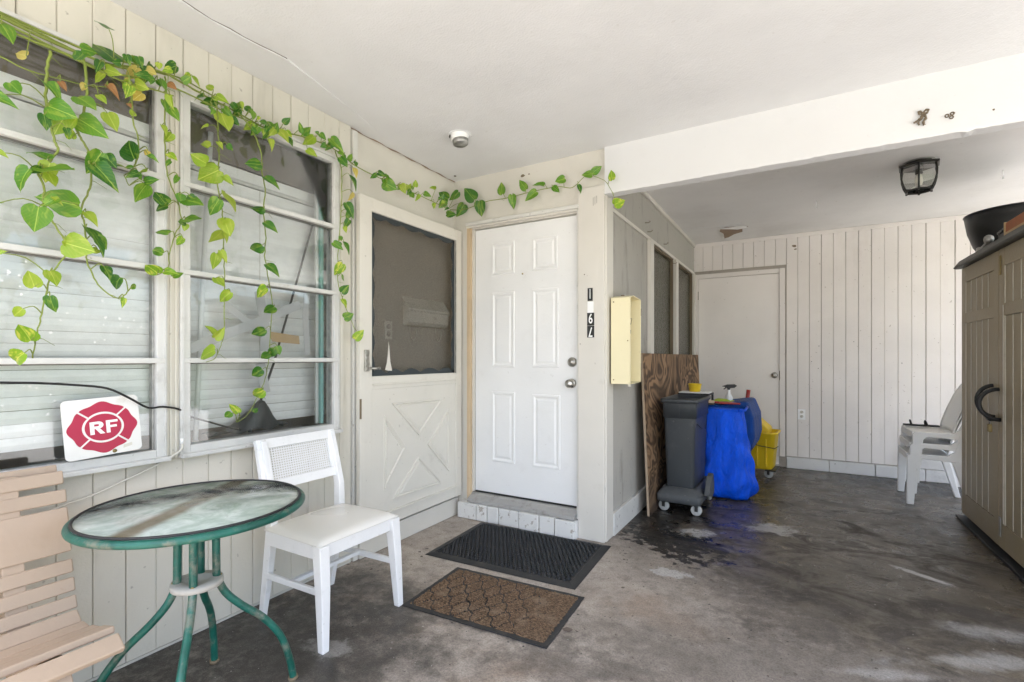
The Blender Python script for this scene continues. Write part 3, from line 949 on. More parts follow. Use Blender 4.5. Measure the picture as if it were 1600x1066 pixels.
for q in range(4): lt.box(X1 + .0145, X1 + .019, 2.088, 2.115, 1.152 + q * .032, 1.170 + q * .032)
lo_ = lt.build('latch', 'nickel', sdr, world=True, bevel=.002)
MB().tube([(X1 + .018, 2.11, 1.165), (X1 + .05, 2.13, 1.163), (X1 + .055, 2.165, 1.163)], .007, 8).build('latch_lever', 'nickel', lo_)
MB().box(X1, X1 + .004, Y0 - .003, Y0 + .010, .86, .98).build('hinge_leaf', 'dry', sdr, world=True)

# mailbox and outlet on the wall behind the screen
mb = thing('wall_mailbox', 'beige metal mailbox with scroll hooks seen through the storm door screen', 'mailbox', (-2.321, 2.74, 1.44))
pr = [(-2.3215, 1.45), (-2.285, 1.452), (-2.266, 1.475), (-2.260, 1.560), (-2.3215, 1.640)]
MB().prism(pr, 2.515, 2.955, lambda u, v, w: (u, w, v)).build('body', 'mail', mb, world=True, bevel=.004)
ld = MB()
ld.prism([(-2.3212, 1.652), (-2.258, 1.567), (-2.258, 1.552), (-2.2606, 1.5615), (-2.3212, 1.642)], 2.506, 2.964, lambda u, v, w: (u, w, v))
for q in range(13): ld.tube([(-2.2572, 2.53 + q * .034, 1.556), (-2.2572, 2.553 + q * .034, 1.549)], .004, 6)
ld.build('lid', 'mail', mb, world=True)
for yy in (2.58, 2.86):
    a = [(-2.310, yy + .03 - .035 * math.cos(q * .35), 1.425 - .075 * math.sin(q * .35)) for q in range(10)]
    MB().tube([(-2.310, yy - .005, 1.45)] + a, .004, 7).build('newspaper_hook', 'mail', mb, world=True)
ob = thing('wall_outlet', 'electrical outlet plate seen through the storm door screen', 'outlet', (-2.321, 2.375, 1.40))
MB().box(-2.3215, -2.315, 2.34, 2.410, 1.350, 1.470).build('plate', 'mail', ob, world=True, bevel=.002)
for zz in (1.385, 1.435): MB().lathe([(.017, 0), (.016, .003), (0, .003)], 14, T(-2.3148, 2.375, zz) @ ROT_POSX).build('receptacle', 'trim', ob, world=True)

# ------------------------------------------------------------------ front door
fd = thing('front_door', 'white six panel front door with knob and deadbolt', 'door', (-1.71, 3.14, .195))
YD = 3.135
DX0, DX1, DZ0, DZ1 = -2.138, -1.281, .198, 2.216
MB().box(DX0, DX1, YD, YD + .044, DZ0, DZ1).build('slab', 'door', fd, world=True, bevel=.002)
for x0, x1, z0, z1 in ((-1.988, -1.786, 1.855, 2.098), (-1.640, -1.434, 1.858, 2.098), (-1.988, -1.786, 1.155, 1.722), (-1.640, -1.426, 1.157, 1.726), (-1.988, -1.783, .437, .972), (-1.638, -1.416, .434, .962)):
    b = MB(); vs = []
    loops = [(0, 0), (.004, .007), (.014, .008), (.026, .0005), (.032, .0005), (.046, .0055)]
    for i_, h in loops:
        vs += [(x0 + i_, YD - h, z0 + i_), (x1 - i_, YD - h, z0 + i_), (x1 - i_, YD - h, z1 - i_), (x0 + i_, YD - h, z1 - i_)]
    fs = []
    for i in range(len(loops) - 1):
        for j in range(4):
            fs.append((i * 4 + j, i * 4 + (j + 1) % 4, i * 4 + 4 + (j + 1) % 4, i * 4 + 4 + j))
    n0 = (len(loops) - 1) * 4
    fs.append((n0, n0 + 1, n0 + 2, n0 + 3))
    b.add(vs, fs)
    b.build('panel', 'door', fd, world=True)
kb = MB().lathe([(.033, 0), (.033, .006), (.026, .012), (.013, .016), (.012, .032), (.020, .038), (.029, .050), (.029, .060), (.022, .068), (0, .070)], 22, T(-1.328, YD, 1.049) @ ROT_NEGY)
kb.build('knob', 'nickel', fd, world=True)
db = MB().lathe([(.034, 0), (.034, .010), (.027, .020), (.017, .022), (.015, .030), (0, .031)], 22, T(-1.324, YD, 1.197) @ ROT_NEGY)
db.build('deadbolt', 'nickel', fd, world=True)
MB().lathe([(.007, 0), (.006, .003), (0, .003)], 12, T(-1.720, YD, 1.846) @ ROT_NEGY).build('peephole', 'brass', fd, world=True)
MB().box(DX0 + .002, DX1 - .002, YD - .004, YD + .03, DZ0 - .012, DZ0 - .001).build('sweep', 'black_rubber', fd, world=True)
df = thing('door_frame', 'frame of the front door with bare wooden left jamb', 'door frame', (-1.71, 3.12, 0))
MB().box(-2.1895, -2.160, 3.09, 3.235, .125, 2.2605).build('jamb', 'raw_wood', df, world=True, bevel=.002)
MB().box(-2.1595, -2.142, 3.118, 3.235, .19, 2.235).build('stop', 'trim', df, world=True, bevel=.001)
MB().box(-1.277, -1.2625, 3.095, 3.235, .125, 2.262).build('jamb', 'trim_chip', df, world=True, bevel=.001)
MB().box(-2.141, -1.278, 3.11, 3.235, 2.222, 2.261).build('head', 'trim', df, world=True, bevel=.001)
MB().box(-2.196, -1.256, 3.080, 3.1035, 2.246, 2.274).build('drip_cap', 'trim_chip', df, world=True, bevel=.004)
MB().box(-2.196, -1.27, 3.088, 3.1035, 2.2305, 2.2455).build('head_casing', 'trim', df, world=True, bevel=.002)
ts = MB()
ts.prism([(3.045, .126), (3.235, .126), (3.235, .190), (3.115, .184), (3.105, .172), (3.052, .152)], -2.159, -1.2775, lambda u, v, w: (w, u, v))
ts.build('threshold', 'sill_metal', df, world=True, bevel=.002)
step = thing('brick_step', 'step of chipped white painted bricks under the front door', 'step', (-1.75, 3.06, 0))
MB().box(-2.235, -1.2635, 3.052, 3.10, .001, .118).build('mortar_bed', 'block', step, world=True)
xs_ = [-2.236, -2.062, -1.965, -1.868, -1.70, -1.535, -1.415, -1.264]
for a, b in zip(xs_[:-1], xs_[1:]):
    dz = random.uniform(-.004, .002); dy = random.uniform(-.004, .003)
    MB().box(a + .003, b - .003, 3.03 + dy, 3.0995, .002, .122 + dz).build('brick', 'brick', step, world=True, bevel=.006)

# house numbers on the corner board
yn = 3.0825
def plate(x, z, w, h, mat, name, label, digit=None, flip=False, sz=.092):
    r = thing(name, label, 'house number', (x, yn, z))
    MB().box(x - w / 2, x + w / 2, yn - .0015, yn + .0012, z - h / 2, z + h / 2).build('plate', mat, r, world=True, bevel=.0006)
    if digit:
        me = text_mesh(digit, sz, .0006, .0012)
        me.materials.clear(); me.materials.append(M['number_white'])
        o = link('digit', me, r, world=True, loc=(x, yn - .0022, z), rot=(R(90), R(180) if flip else 0, 0))
        o.scale = (.62 * w / .048, 1.0, 1)
plate(-1.174, 1.652, .036, .086, 'number_black', 'number_plate', 'white digit one on a black plate, top of the house number', '1')
plate(-1.172, 1.566, .042, .076, 'number_white', 'number_plate', 'blank white plate below the digit one in the house number')
plate(-1.170, 1.486, .050, .086, 'number_black', 'number_plate', 'white digit six on a black plate in the house number', '6')
plate(-1.170, 1.402, .050, .078, 'number_black', 'number_plate', 'upside down digit seven at the bottom of the house number', '7', True)

# ------------------------------------------------------------------ beam between porch and carport
bmr = thing('ceiling_beam', 'thick white painted beam between porch and carport ceilings', 'beam', (.5, 3.13, 2.31))
b = MB(); n = 150; vs = []
bx0, bx1 = -1.0745, 3.14
for i in range(n + 1):
    x = bx0 + (bx1 - bx0) * i / n
    e = random.uniform(-.0022, .0022) + (random.uniform(-.006, 0) if random.random() < .10 else 0)
    e2 = random.uniform(-.0015, .0015)
    vs += [(x, 3.085, CEIL + .01), (x, 3.085, 2.316 + e), (x, 3.088, 2.310 + e), (x, 3.168, 2.309 + e2), (x, 3.172, 2.315 + e2), (x, 3.172, CEIL + .01)]
fs = []
for i in range(n):
    for j in range(5):
        fs.append((i * 6 + j, i * 6 + j + 1, i * 6 + 7 + j, i * 6 + 6 + j))
fs += [tuple(range(6)), tuple(n * 6 + j for j in reversed(range(6)))]
b.add(vs, fs)
b.build('timber', 'beam', bmr, world=True)
for x, z in ((.815, 2.385), (.675, 2.404), (1.02, 2.40)):
    MB().lathe([(.0045, 0), (.004, .002), (0, .0025)], 8, T(x, 3.085, z) @ ROT_NEGY).build('nail_head', 'dry', bmr, world=True)
MB().box(2.34, 2.44, 3.085, 3.17, -.01, 2.309).build('post', 'beam', bmr, world=True, bevel=.004)
bow = thing('dried_bow', 'small dried ribbon bow hanging on the white beam', 'bow', (.556, 3.08, 2.43))
def loop(pts, name, r=.006):
    pts = [(.556 + (x - .556) * .62, y, 2.425 + (z - 2.443) * .78) for x, y, z in pts]; r *= .72
    MB().tube(smooth_path(pts, 4), [r * (0.7 + .5 * math.sin(i * .9) ** 2) for i in range(len(smooth_path(pts, 4)))], 7).build(name, 'dry', bow, world=True)
loop([(.556, 3.078, 2.443), (.545, 3.072, 2.458), (.530, 3.072, 2.462), (.534, 3.074, 2.448), (.556, 3.078, 2.443)], 'ribbon_loop')
loop([(.556, 3.078, 2.443), (.570, 3.070, 2.460), (.588, 3.070, 2.462), (.582, 3.074, 2.446), (.556, 3.078, 2.443)], 'ribbon_loop', .007)
loop([(.556, 3.077, 2.443), (.540, 3.074, 2.420), (.520, 3.074, 2.405), (.500, 3.077, 2.398)], 'ribbon_tail', .006)
loop([(.558, 3.077, 2.443), (.552, 3.072, 2.418), (.530, 3.074, 2.395), (.536, 3.076, 2.378)], 'ribbon_tail', .006)
loop([(.560, 3.077, 2.443), (.575, 3.072, 2.415), (.560, 3.073, 2.392), (.566, 3.076, 2.372)], 'ribbon_tail', .008)
for q, (x, z, w) in enumerate(((.648, 2.396, 'lower left'), (.668, 2.402, 'upper'), (.665, 2.385, 'lower right'))):
    tag(MB().tube(circle((x, 3.0815, z), .0068, 14, 'y'), .0026, 7, True).build('small_ring', 'dry'), w + ' of the three small rings on the beam', 'ring', 'small rings on the beam')

# ------------------------------------------------------------------ carport side wall (left), with rippled glass
SA = -math.atan2(.045, 3.145)
cw = thing('carport_side_wall', 'grey stucco side wall of the carport with trim boards', 'wall', (-1.0715, 3.105, 0), (0, 0, SA))
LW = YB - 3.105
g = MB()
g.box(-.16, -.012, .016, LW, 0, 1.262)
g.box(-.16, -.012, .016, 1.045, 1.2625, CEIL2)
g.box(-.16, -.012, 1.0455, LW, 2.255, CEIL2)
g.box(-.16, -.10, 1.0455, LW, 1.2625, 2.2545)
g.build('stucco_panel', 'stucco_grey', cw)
def trim(nm, a, mat='trim', bv=.003):
    MB().box(*a).build(nm, mat, cw, bevel=bv)
trim('corner_trim', (-.0115, .004, .0, .135, .0, 2.305), 'trim')
trim('base_board', (-.0115, .012, .1355, LW - .02, .0, .155), 'trim_chip')
trim('rail_trim', (-.0115, .003, .1355, LW - .02, 2.235, 2.262), 'trim')
trim('top_trim', (-.0115, .010, .02, LW - .02, CEIL2 - .035, CEIL2 - .001), 'trim')
trim('post_trim', (-.0115, .022, 1.045, 1.145, .1555, 2.2345), 'trim')
trim('post_trim', (-.0115, .022, 2.02, 2.12, .1555, 2.2345), 'trim')
trim('post_trim', (-.0115, .016, 3.03, 3.115, .1555, 2.2345), 'trim')
trim('sill_trim', (-.0115, .020, 1.1455, 3.0295, 1.215, 1.262), 'trim')
for a, c in ((1.146, 2.019), (2.121, 3.029)):
    MB().box(-.045, -.038, a, c, 1.263, 2.234).build('rippled_pane', 'obscure', cw)
    fr = MB()
    fr.box(-.037, -.0125, a, a + .016, 1.263, 2.234); fr.box(-.037, -.0125, c - .016, c, 1.263, 2.234)
    fr.box(-.037, -.0125, a + .0165, c - .0165, 2.218, 2.234)
    fr.build('pane_bead', 'dry', cw)
for y, z in ((.98, 2.36), (1.05, 2.30), (2.0, 2.19), (1.62, 2.31)):
    MB().tube([(-.012, y, z), (.018, y, z - .004), (.024, y + .03, z + .012), (.014, y + .05, z + .024)], .0025, 6).build('wire_hook', 'dry', cw)

# cream metal box on the side wall
eb = thing('metal_box', 'open cream enamelled metal box mounted at the corner by the house number', 'metal box', (-1.0, 3.26, 1.05))
t0, yb0, yb1, zb0, zb1, xb0, xb1 = .004, 3.150, 3.385, 1.052, 1.632, -1.052, -.922
MB().box(xb0, xb1, yb0, yb0 + t0, zb0, zb1 - .005).build('side', 'cream_box', eb, world=True, bevel=.0018)
MB().box(xb0, xb1 + .006, yb1, yb1 + t0, zb0 + .006, zb1).build('side', 'cream_box', eb, world=True, bevel=.0018)
MB().box(xb0, xb0 + t0, yb0 + t0, yb1, zb0, zb1).build('back', 'cream_box', eb, world=True)
MB().box(xb0 + t0, xb1 - .004, yb0 + t0, yb1, zb0, zb0 + t0).build('bottom', 'cream_box', eb, world=True, bevel=.001)
tp = MB(); tp.prism([(yb0 - .002, zb1 - .006), (yb0 + .07, zb1 + .012), (yb1 + .006, zb1 + .002), (yb1 + .006, zb1 - .002), (yb0 + .07, zb1 + .008), (yb0 - .002, zb1 - .010)], xb0, xb1 + .003, lambda u, v, w: (w, u, v))
tp.build('top', 'cream_box', eb, world=True)
for xx, zz in ((xb0 + .018, 1.60), (xb0 + .018, 1.08), (xb1 - .016, 1.34)):
    MB().lathe([(.0048, 0), (.004, .002), (0, .0025)], 10, T(xx, yb0, zz) @ ROT_NEGY).build('screw', 'brass', eb, world=True)
MB().box(xb1 - .003, xb1 + .001, yb0 - .0015, yb0 + .006, zb0, zb1 - .004).build('edge_fold', 'cream_box', eb, world=True, bevel=.001)
for zz in (1.14, 1.52): MB().tube([(xb1 + .004, yb1 + .006, zz), (xb1 + .004, yb1 + .006, zz + .05)], .005, 8).build('hinge', 'dry', eb, world=True)
MB().box(xb1 - .030, xb1 - .012, yb0 + .02, yb0 + .04, 1.30, 1.345).build('fuse_switch', 'red', eb, world=True, bevel=.002)
MB().tube([(xb1 - .03, yb0 + .02, 1.46), (xb1 - .01, yb0 + .05, 1.45), (xb1 - .015, yb0 + .09, 1.49), (xb1 - .04, yb0 + .13, 1.50)], .002, 6).build('wire', 'cable', eb, world=True)
MB().tube([(xb1 - .03, yb0 + .02, 1.40), (xb1 - .008, yb0 + .04, 1.41), (xb1 - .015, yb0 + .06, 1.39)], .002, 6).build('wire', 'cable', eb, world=True)
MB().tube([(xb0 + .05, yb0 + .10, zb1 + .004), (xb0 + .05, yb0 + .10, zb1 + .022)], .012, 10).build('conduit_nut', 'dry', eb, world=True)
MB().tube([(xb1 - .02, yb0 + .05, zb0 - .018), (xb1 - .02, yb0 + .05, zb0)], .010, 10).build('conduit_nut', 'cord', eb, world=True)

# ------------------------------------------------------------------ back wall of the carport
bw = thing('back_wall', 'white back wall of vertical boards in the carport', 'wall', (.8, YB, 0))
px = .11
bx = [-.055 + px * k for k in range(0, 27)]
def plank_x(w, h, mat):
    g_ = .0013; prof = [(g_, .014), (g_, .005), (g_ + .003, 0), (w - g_ - .003, 0), (w - g_, .005), (w - g_, .014)]
    return MB().prism(prof, 0, h, lambda u, v, w_: (u, v, w_)).mesh('plank', mat)
full = plank_x(px, CEIL2 - .04 - .13, 'siding_white')
shrt = plank_x(px, CEIL2 - .04 - 2.275, 'siding_white')
for x in bx:
    link('plank', full, bw, world=True, loc=(x + random.uniform(-.0018, .0018), YB + random.uniform(-.002, .001), .13))
for k in range(1, 10):
    x = -.055 - px * k
    link('plank', shrt, bw, world=True, loc=(x, YB, 2.275))
MB().box(-1.1, 3.0, YB + .0145, YB + .10, 0, CEIL2).build('backing', 'siding_white_back', bw, world=True)
MB().box(-1.03, 2.9, YB - .012, YB - .0005, CEIL2 - .042, CEIL2 - .001).build('cornice', 'siding_white', bw, world=True, bevel=.003)
for r_ in range(1):
    x = -.055; i = 0
    while x < 2.9:
        w = .40
        MB().box(x + .002, x + w - .002, YB - .035 + random.uniform(-.003, .003), YB + .0135, 0.0, .118).build('base_block', 'block', bw, world=True, bevel=.006)
        x += w; i += 1
x = 1.0
while x < 2.5:
    MB().box(x + .002, x + .398, YB - .028 + random.uniform(-.003, .003), YB - .001, .1215, .285).build('base_block', 'block', bw, world=True, bevel=.006)
    x += .40
for q, (x, z, s_) in enumerate(((.02, 2.47, .03), (.035, 2.435, .018))):
    pol = [(x + s_ * math.cos(a * .7) * random.uniform(.5, 1.1), z + s_ * .5 * math.sin(a * .7) * random.uniform(.5, 1.1)) for a in range(9)]
    MB().prism(pol, YB - .002, YB + .001, lambda u, v, w: (u, w, v)).build('chipped_spot', 'dry', bw, world=True)
nb = MB()
for k in range(26):
    x, z = random.uniform(.1, 1.7), random.uniform(.4, 2.4)
    nb.lathe([(random.uniform(.002, .0045), 0), (0, .002)], 7, T(x, YB - .0002, z) @ ROT_NEGY)
nb.build('nail_holes', 'brown_board', bw, world=True)['kind'] = 'stuff'

bd_ = thing('carport_door', 'plain off-white flush door at the back of the carport', 'door', (-.55, YB, .02))
dx0, dx1, dz1 = -.985, -.128, 2.180
MB().box(dx0, dx1, YB - .006, YB + .013, .025, dz1).build('slab', 'back_door', bd_, world=True, bevel=.002)
MB().lathe([(.034, 0), (.034, .006), (.015, .012), (.013, .03), (.028, .04), (.030, .055), (.020, .066), (0, .068)], 20, T(-.175, YB - .006, 1.03) @ ROT_NEGY).build('knob', 'nickel', bd_, world=True)
MB().box(-.124, -.116, YB - .020, YB - .012, .98, 1.08).build('strike_plate', 'dry', bd_, world=True)
for z in (1.93, .35): MB().tube([(dx0 - .006, YB - .012, z), (dx0 - .006, YB - .012, z + .10)], .007, 8).build('hinge', 'dry', bd_, world=True)
dfr = thing('carport_door_frame', 'white casing around the carport back door', 'door frame', (-.55, YB, 0))
for a in ((dx0 - .055, dx0 - .004, YB - .020, YB + .013, .0, dz1 + .055), (dx1 + .004, dx1 + .058, YB - .020, YB + .013, .119, dz1 + .055)):
    MB().box(*a).build('jamb', 'siding_white', dfr, world=True, bevel=.004)
MB().box(dx0 - .0035, dx1 + .0035, YB - .020, YB + .013, dz1 + .004, dz1 + .055).build('head', 'siding_white', dfr, world=True, bevel=.004)
MB().box(dx0 - .003, dx1 + .0035, YB - .03, YB + .013, .0, .022).build('sill', 'block', dfr, world=True)
ot = thing('outlet', 'white electrical outlet low on the back wall', 'outlet', (.09, YB, .58))
MB().box(.055, .128, YB - .007, YB - .0005, .545, .660).build('plate', 'white_plastic', ot, world=True, bevel=.002)
for z in (.578, .627): MB().lathe([(.016, 0), (.015, .003), (0, .003)], 14, T(.0915, YB - .007, z) @ ROT_NEGY).build('receptacle', 'trim', ot, world=True)

# ------------------------------------------------------------------ ceiling fittings
dt = thing('ceiling_socket', 'round white lamp socket on the porch ceiling', 'lamp socket', (-1.80, 2.46, CEIL))
mm = T(-1.80, 2.46, CEIL) @ Matrix.Rotation(math.pi, 4, 'X')
MB().lathe([(.056, 0), (.058, .006), (.054, .030), (.052, .036), (0, .036)], 26, mm).build('body', 'white_plastic', dt, world=True)
MB().lathe([(.050, .037), (.048, .060), (.040, .066), (0, .066)], 26, mm @ T(.003, 0, 0) @ Matrix.Rotation(R(7), 4, 'Y')).build('cover', 'steel', dt, world=True)
MB().lathe([(.011, 0), (.009, .004), (0, .004)], 12, T(-1.835, 2.410, CEIL - .022) @ Matrix.Rotation(R(-36), 4, 'Z') @ ROT_NEGY).build('screw_hole', 'cable', dt, world=True)
MB().lathe([(.075, 0), (.07, .0025), (0, .0025)], 22, T(-1.80, 2.465, CEIL) @ Matrix.Rotation(math.pi, 4, 'X')).build('paint_ring', 'ceiling', dt, world=True)

lx, ly = .775, 4.40
la = thing('ceiling_lantern', 'black metal lantern with curved clear glass panes on the carport ceiling', 'lantern', (lx, ly, CEIL2))
mm = T(lx, ly, CEIL2) @ Matrix.Rotation(R(20), 4, 'Z') @ Matrix.Rotation(math.pi, 4, 'X')
MB().lathe([(.075, 0), (.08, .012), (.125, .024), (.128, .034), (.118, .040), (0, .040)], 6, mm, smooth=False).build('canopy', 'black_metal', la, world=True)
MB().lathe([(.09, 0), (.09, .004), (0, .004)], 24, T(lx, ly, CEIL2 - .001) @ Matrix.Rotation(math.pi, 4, 'X')).build('backplate', 'steel', la, world=True)
prof = [(.104, .040), (.112, .080), (.110, .120), (.098, .165), (.078, .205)]
for j in range(6):
    a = 2 * math.pi * j / 6
    MB().tube([mm @ Vector((r_ * math.cos(a), r_ * math.sin(a), z_)) for r_, z_ in prof], .0062, 7).build('rib', 'black_metal', la, world=True)
    b2 = 2 * math.pi * (j + 1) / 6
    vs = []; 
    for r_, z_ in prof:
        rr = r_ - .003
        vs += [mm @ Vector((rr * math.cos(a), rr * math.sin(a), z_)), mm @ Vector((rr * math.cos(b2), rr * math.sin(b2), z_))]
    MB().add(vs, [(2 * i, 2 * i + 1, 2 * i + 3, 2 * i + 2) for i in range(4)]).build('pane', 'lamp_glass', la, world=True)
    MB().tube([mm @ Vector((.078 * math.cos(a), .078 * math.sin(a), .205)), mm @ Vector((.078 * math.cos(b2), .078 * math.sin(b2), .205))], .0065, 7).build('bottom_bar', 'black_metal', la, world=True)
    MB().tube([mm @ Vector((.078 * math.cos(a), .078 * math.sin(a), .203)), mm @ Vector((.080 * math.cos(a), .080 * math.sin(a), .216))], .007, 7).build('finial', 'black_metal', la, world=True)
MB().lathe([(.022, .040), (.022, .085), (.016, .09), (0, .09)], 14, mm).build('lamp_holder', 'black_metal', la, world=True)
MB().lathe([(.014, .09), (.020, .11), (.024, .14), (.018, .165), (0, .172)], 16, mm).build('bulb', 'bulb', la, world=True)
for lab, x, y in (('small white hook in the carport ceiling, left of the lantern', .185, 5.05), ('small white hook in the carport ceiling above the black bowl', 1.345, 4.90)):
    hk = thing('ceiling_hook', lab, 'hook', (x, y, CEIL2), group='hooks in the carport ceiling')
    MB().tube([(x, y, CEIL2), (x, y, CEIL2 - .035)], .003, 7).build('shank', 'white_plastic', hk, world=True)
    MB().tube([(x, y + .014 * math.sin(q * .5), CEIL2 - .035 - .014 * (1 - math.cos(q * .5))) for q in range(8)], .003, 7).build('crook', 'white_plastic', hk, world=True)

# ------------------------------------------------------------------ cabinet on the right
CX, CY0, CY1 = 1.120, 3.38, 4.915
cb = thing('storage_cabinet', 'tall brown plank-fronted storage cabinet at the right edge', 'cabinet', (1.42, 4.15, 0))
MB().box(CX + .030, 1.78, CY0, CY1, .05, 1.905).build('carcass', 'cabinet', cb, world=True, bevel=.004)
tp = MB()
tp.prism([(CX - .035, 1.9055), (CX - .045, 1.915), (CX - .008, 1.968), (1.80, 1.968), (1.80, 1.9055)], CY0 - .02, CY1 + .03, lambda u, v, w: (u, w, v))
tp.build('lid', 'cabinet_top', cb, world=True, bevel=.004)
MB().box(CX - .030, 1.80, CY0 - .02, CY1 + .035, .002, .022).build('base_mat', 'black_rubber', cb, world=True, bevel=.003)
MB().box(CX + .035, 1.77, CY0 + .02, CY1 - .02, .0225, .0495).build('plinth', 'black_plastic', cb, world=True)
def cab_door(y0, y1):
    z0, z1 = .052, 1.900
    x0 = CX; xr = CX + .012
    MB().box(xr, CX + .0295, y0, y1, z0, z1).build('door_core', 'cabinet', cb, world=True)
    st_ = .085
    ft = MB()
    ft.box(x0, xr - .0003, y0, y0 + st_, z0, z1); ft.box(x0, xr - .0003, y1 - st_, y1, z0, z1)
    for a, c in ((z0, .205), (1.485, 1.560), (1.790, z1)):
        ft.box(x0 + .0008, xr - .0003, y0 + st_, y1 - st_, a, c)
    dr = ft.build('door', 'cabinet', cb, world=True)
    n_ = 5
    ww = (y1 - y0 - 2 * st_) / n_
    for zz0, zz1 in ((.206, 1.484), (1.561, 1.789)):
        for k in range(n_):
            MB().box(CX + .006, xr - .0005, y0 + st_ + k * ww + .004, y0 + st_ + (k + 1) * ww - .004, zz0, zz1).build('door_plank', 'cabinet', dr, bevel=.0025)
        for k in range(1, n_):
            MB().box(CX + .0035, CX + .0115, y0 + st_ + k * ww - .0035, y0 + st_ + k * ww + .0035, zz0, zz1).build('bead', 'groove_light', dr)
        MB().box(CX + .0005, CX + .0115, y1 - st_ - .005, y1 - st_ - .0005, zz0, zz1).build('bead', 'groove_light', dr)
    return dr
dA = cab_door(4.156, CY1)
dB = cab_door(CY0, 4.146)
for z in (1.62, .30): MB().tube([(CX + .02, CY1 + .006, z), (CX + .02, CY1 + .006, z + .11)], .009, 8).build('hinge', 'black_metal', cb, world=True)
for z in (1.74, .12):
    sb_ = MB().box(CX - .006, CX - .0005, 4.105, 4.135, z, z + .12).build('slide_bolt', 'brass' if z > 1 else 'steel', cb, world=True, bevel=.002)
MB().box(CX - .004, CX - .0005, 4.065, 4.075, .21, 1.55).build('edge_strip', 'groove_light', cb, world=True)
# black cable lock looped through both handles, with a padlock
lk = thing('cable_lock', 'thick black cable lock looped through the cabinet handles', 'lock', (CX, 4.2, .83))
for yy, zc, pr_, rr in ((4.225, .950, .080, .098), (4.120, .936, .096, .094)):
    MB().tube([(CX - .004 - pr_ * math.sin(math.pi * q / 16), yy + .012 * math.cos(math.pi * q / 16), zc + rr * math.cos(math.pi * q / 16)) for q in range(17)], .0125, 9).build('loop', 'black_rubber', lk, world=True)
MB().tube([(CX - .035, 4.21, .842), (CX - .03, 4.185, .836), (CX - .02, 4.165, .840)], .013, 8).build('clasp', 'black_plastic', lk, world=True)
pk = thing('padlock', 'small brass padlock hanging below the cable lock', 'padlock', (CX - .03, 4.195, .76))
MB().box(CX - .040, CX - .022, 4.180, 4.212, .755, .805).build('body', 'brass', pk, world=True, bevel=.004)
MB().tube([(CX - .031, 4.186, .805), (CX - .031, 4.186, .825), (CX - .031, 4.196, .836), (CX - .031, 4.206, .825), (CX - .031, 4.206, .805)], .003, 7).build('shackle', 'nickel', pk, world=True)
# things on the cabinet
bo = thing('black_bowl', 'large black plastic bowl planter on top of the cabinet', 'bowl', (1.50, 4.72, 1.969))
mo = T(1.385, 4.83, 1.970)
MB().lathe([(.0, .008), (.165, .0), (.175, .004), (.218, .08), (.250, .18), (.269, .305), (.263, .307), (.244, .18), (.210, .085), (.165, .02), (0, .018)], 56, mo).build('shell', 'black_plastic', bo, world=True)
MB().tube([mo @ Vector(p) for p in circle((0, 0, .306), .268, 56)], .005, 8, True).build('rim', 'black_plastic', bo, world=True)
hd = thing('hose_nozzle', 'small grey metal hose fitting at the cabinet edge in front of the bowl', 'hose fitting', (1.15, 4.52, 1.969))
MB().tube([(1.150, 4.60, 1.985), (1.152, 4.54, 2.0), (1.155, 4.48, 2.012)], [.014, .011, .013], 10).build('barrel', 'steel', hd, world=True)
MB().lathe([(.012, -.028), (.024, -.018), (.028, 0), (.024, .018), (.012, .028)], 14, T(1.155, 4.465, 2.03)).build('ball', 'steel', hd, world=True)
MB().lathe([(.018, 0), (.022, .01), (.020, .03), (.014, .034)], 12, T(1.150, 4.62, 1.972)).build('coupling', 'nickel', hd, world=True)
bx_ = thing('clay_box', 'rust red wooden box on the cabinet beside the bowl', 'box', (1.25, 4.0, 1.969))
MB().box(1.155, 1.40, 3.75, 4.205, 1.970, 1.982).build('base', 'pale_wood', bx_, world=True, bevel=.002)
MB().box(1.163, 1.39, 3.76, 4.195, 1.9825, 2.075).build('body', 'terracotta', bx_, world=True, bevel=.003)
MB().box(1.157, 1.395, 4.1955, 4.205, 1.9825, 2.080).build('end_board', 'pale_wood', bx_, world=True, bevel=.002)
MB().box(1.157, 1.162, 3.76, 4.195, 1.9825, 2.012).build('trim_strip', 'pale_wood', bx_, world=True, bevel=.001)
rk = thing('dark_rack', 'small dark bottle crate between bowl and rust red box', 'crate', (1.21, 4.28, 1.969))
MB().box(1.165, 1.26, 4.225, 4.33, 1.970, 2.055).build('body', 'black_plastic', rk, world=True, bevel=.004)
for y in (4.25, 4.28, 4.31): MB().tube([(1.164, y, 2.035), (1.156, y, 2.035)], .010, 10).build('stud', 'charcoal', rk, world=True)

# ------------------------------------------------------------------ plywood leaning on the side wall
pw = thing('plywood_sheet', 'weathered plywood sheet leaning against the carport side wall', 'plywood', (-.98, 4.95, 0))
pv = MB(); Lp, Hp, Tp = 2.36, 1.262, .018
ang = math.atan2(.055, Hp)
mp_ = T(-.952, 3.775, .002) @ Matrix.Rotation(SA, 4, 'Z') @ Matrix.Rotation(-ang, 4, 'Y')
n1, n2 = 14, 8
front = []
for j in range(n2 + 1):
    for i in range(n1 + 1):
        u, v = i / n1, j / n2
        front.append(mp_ @ Vector((-.012 * math.sin(math.pi * u) * v, u * Lp, v * Hp)))
fs = [(j * (n1 + 1) + i, j * (n1 + 1) + i + 1, (j + 1) * (n1 + 1) + i + 1, (j + 1) * (n1 + 1) + i) for j in range(n2) for i in range(n1)]
pv.add(front, fs)
pv.build('face_veneer', 'plywood', pw, world=True)
eg = MB()
for a, c in (((0, 0, 0), (0, 0, Hp)), ((0, Lp, 0), (0, Lp, Hp))):
    pass
eg.box(-Tp, -.0008, -.0006, .012, 0, Hp, mp_)
eg.box(-Tp, -.0125, .0125, Lp, 0.001, Hp - .001, mp_)
eg.build('core', 'ply_edge', pw, world=True)

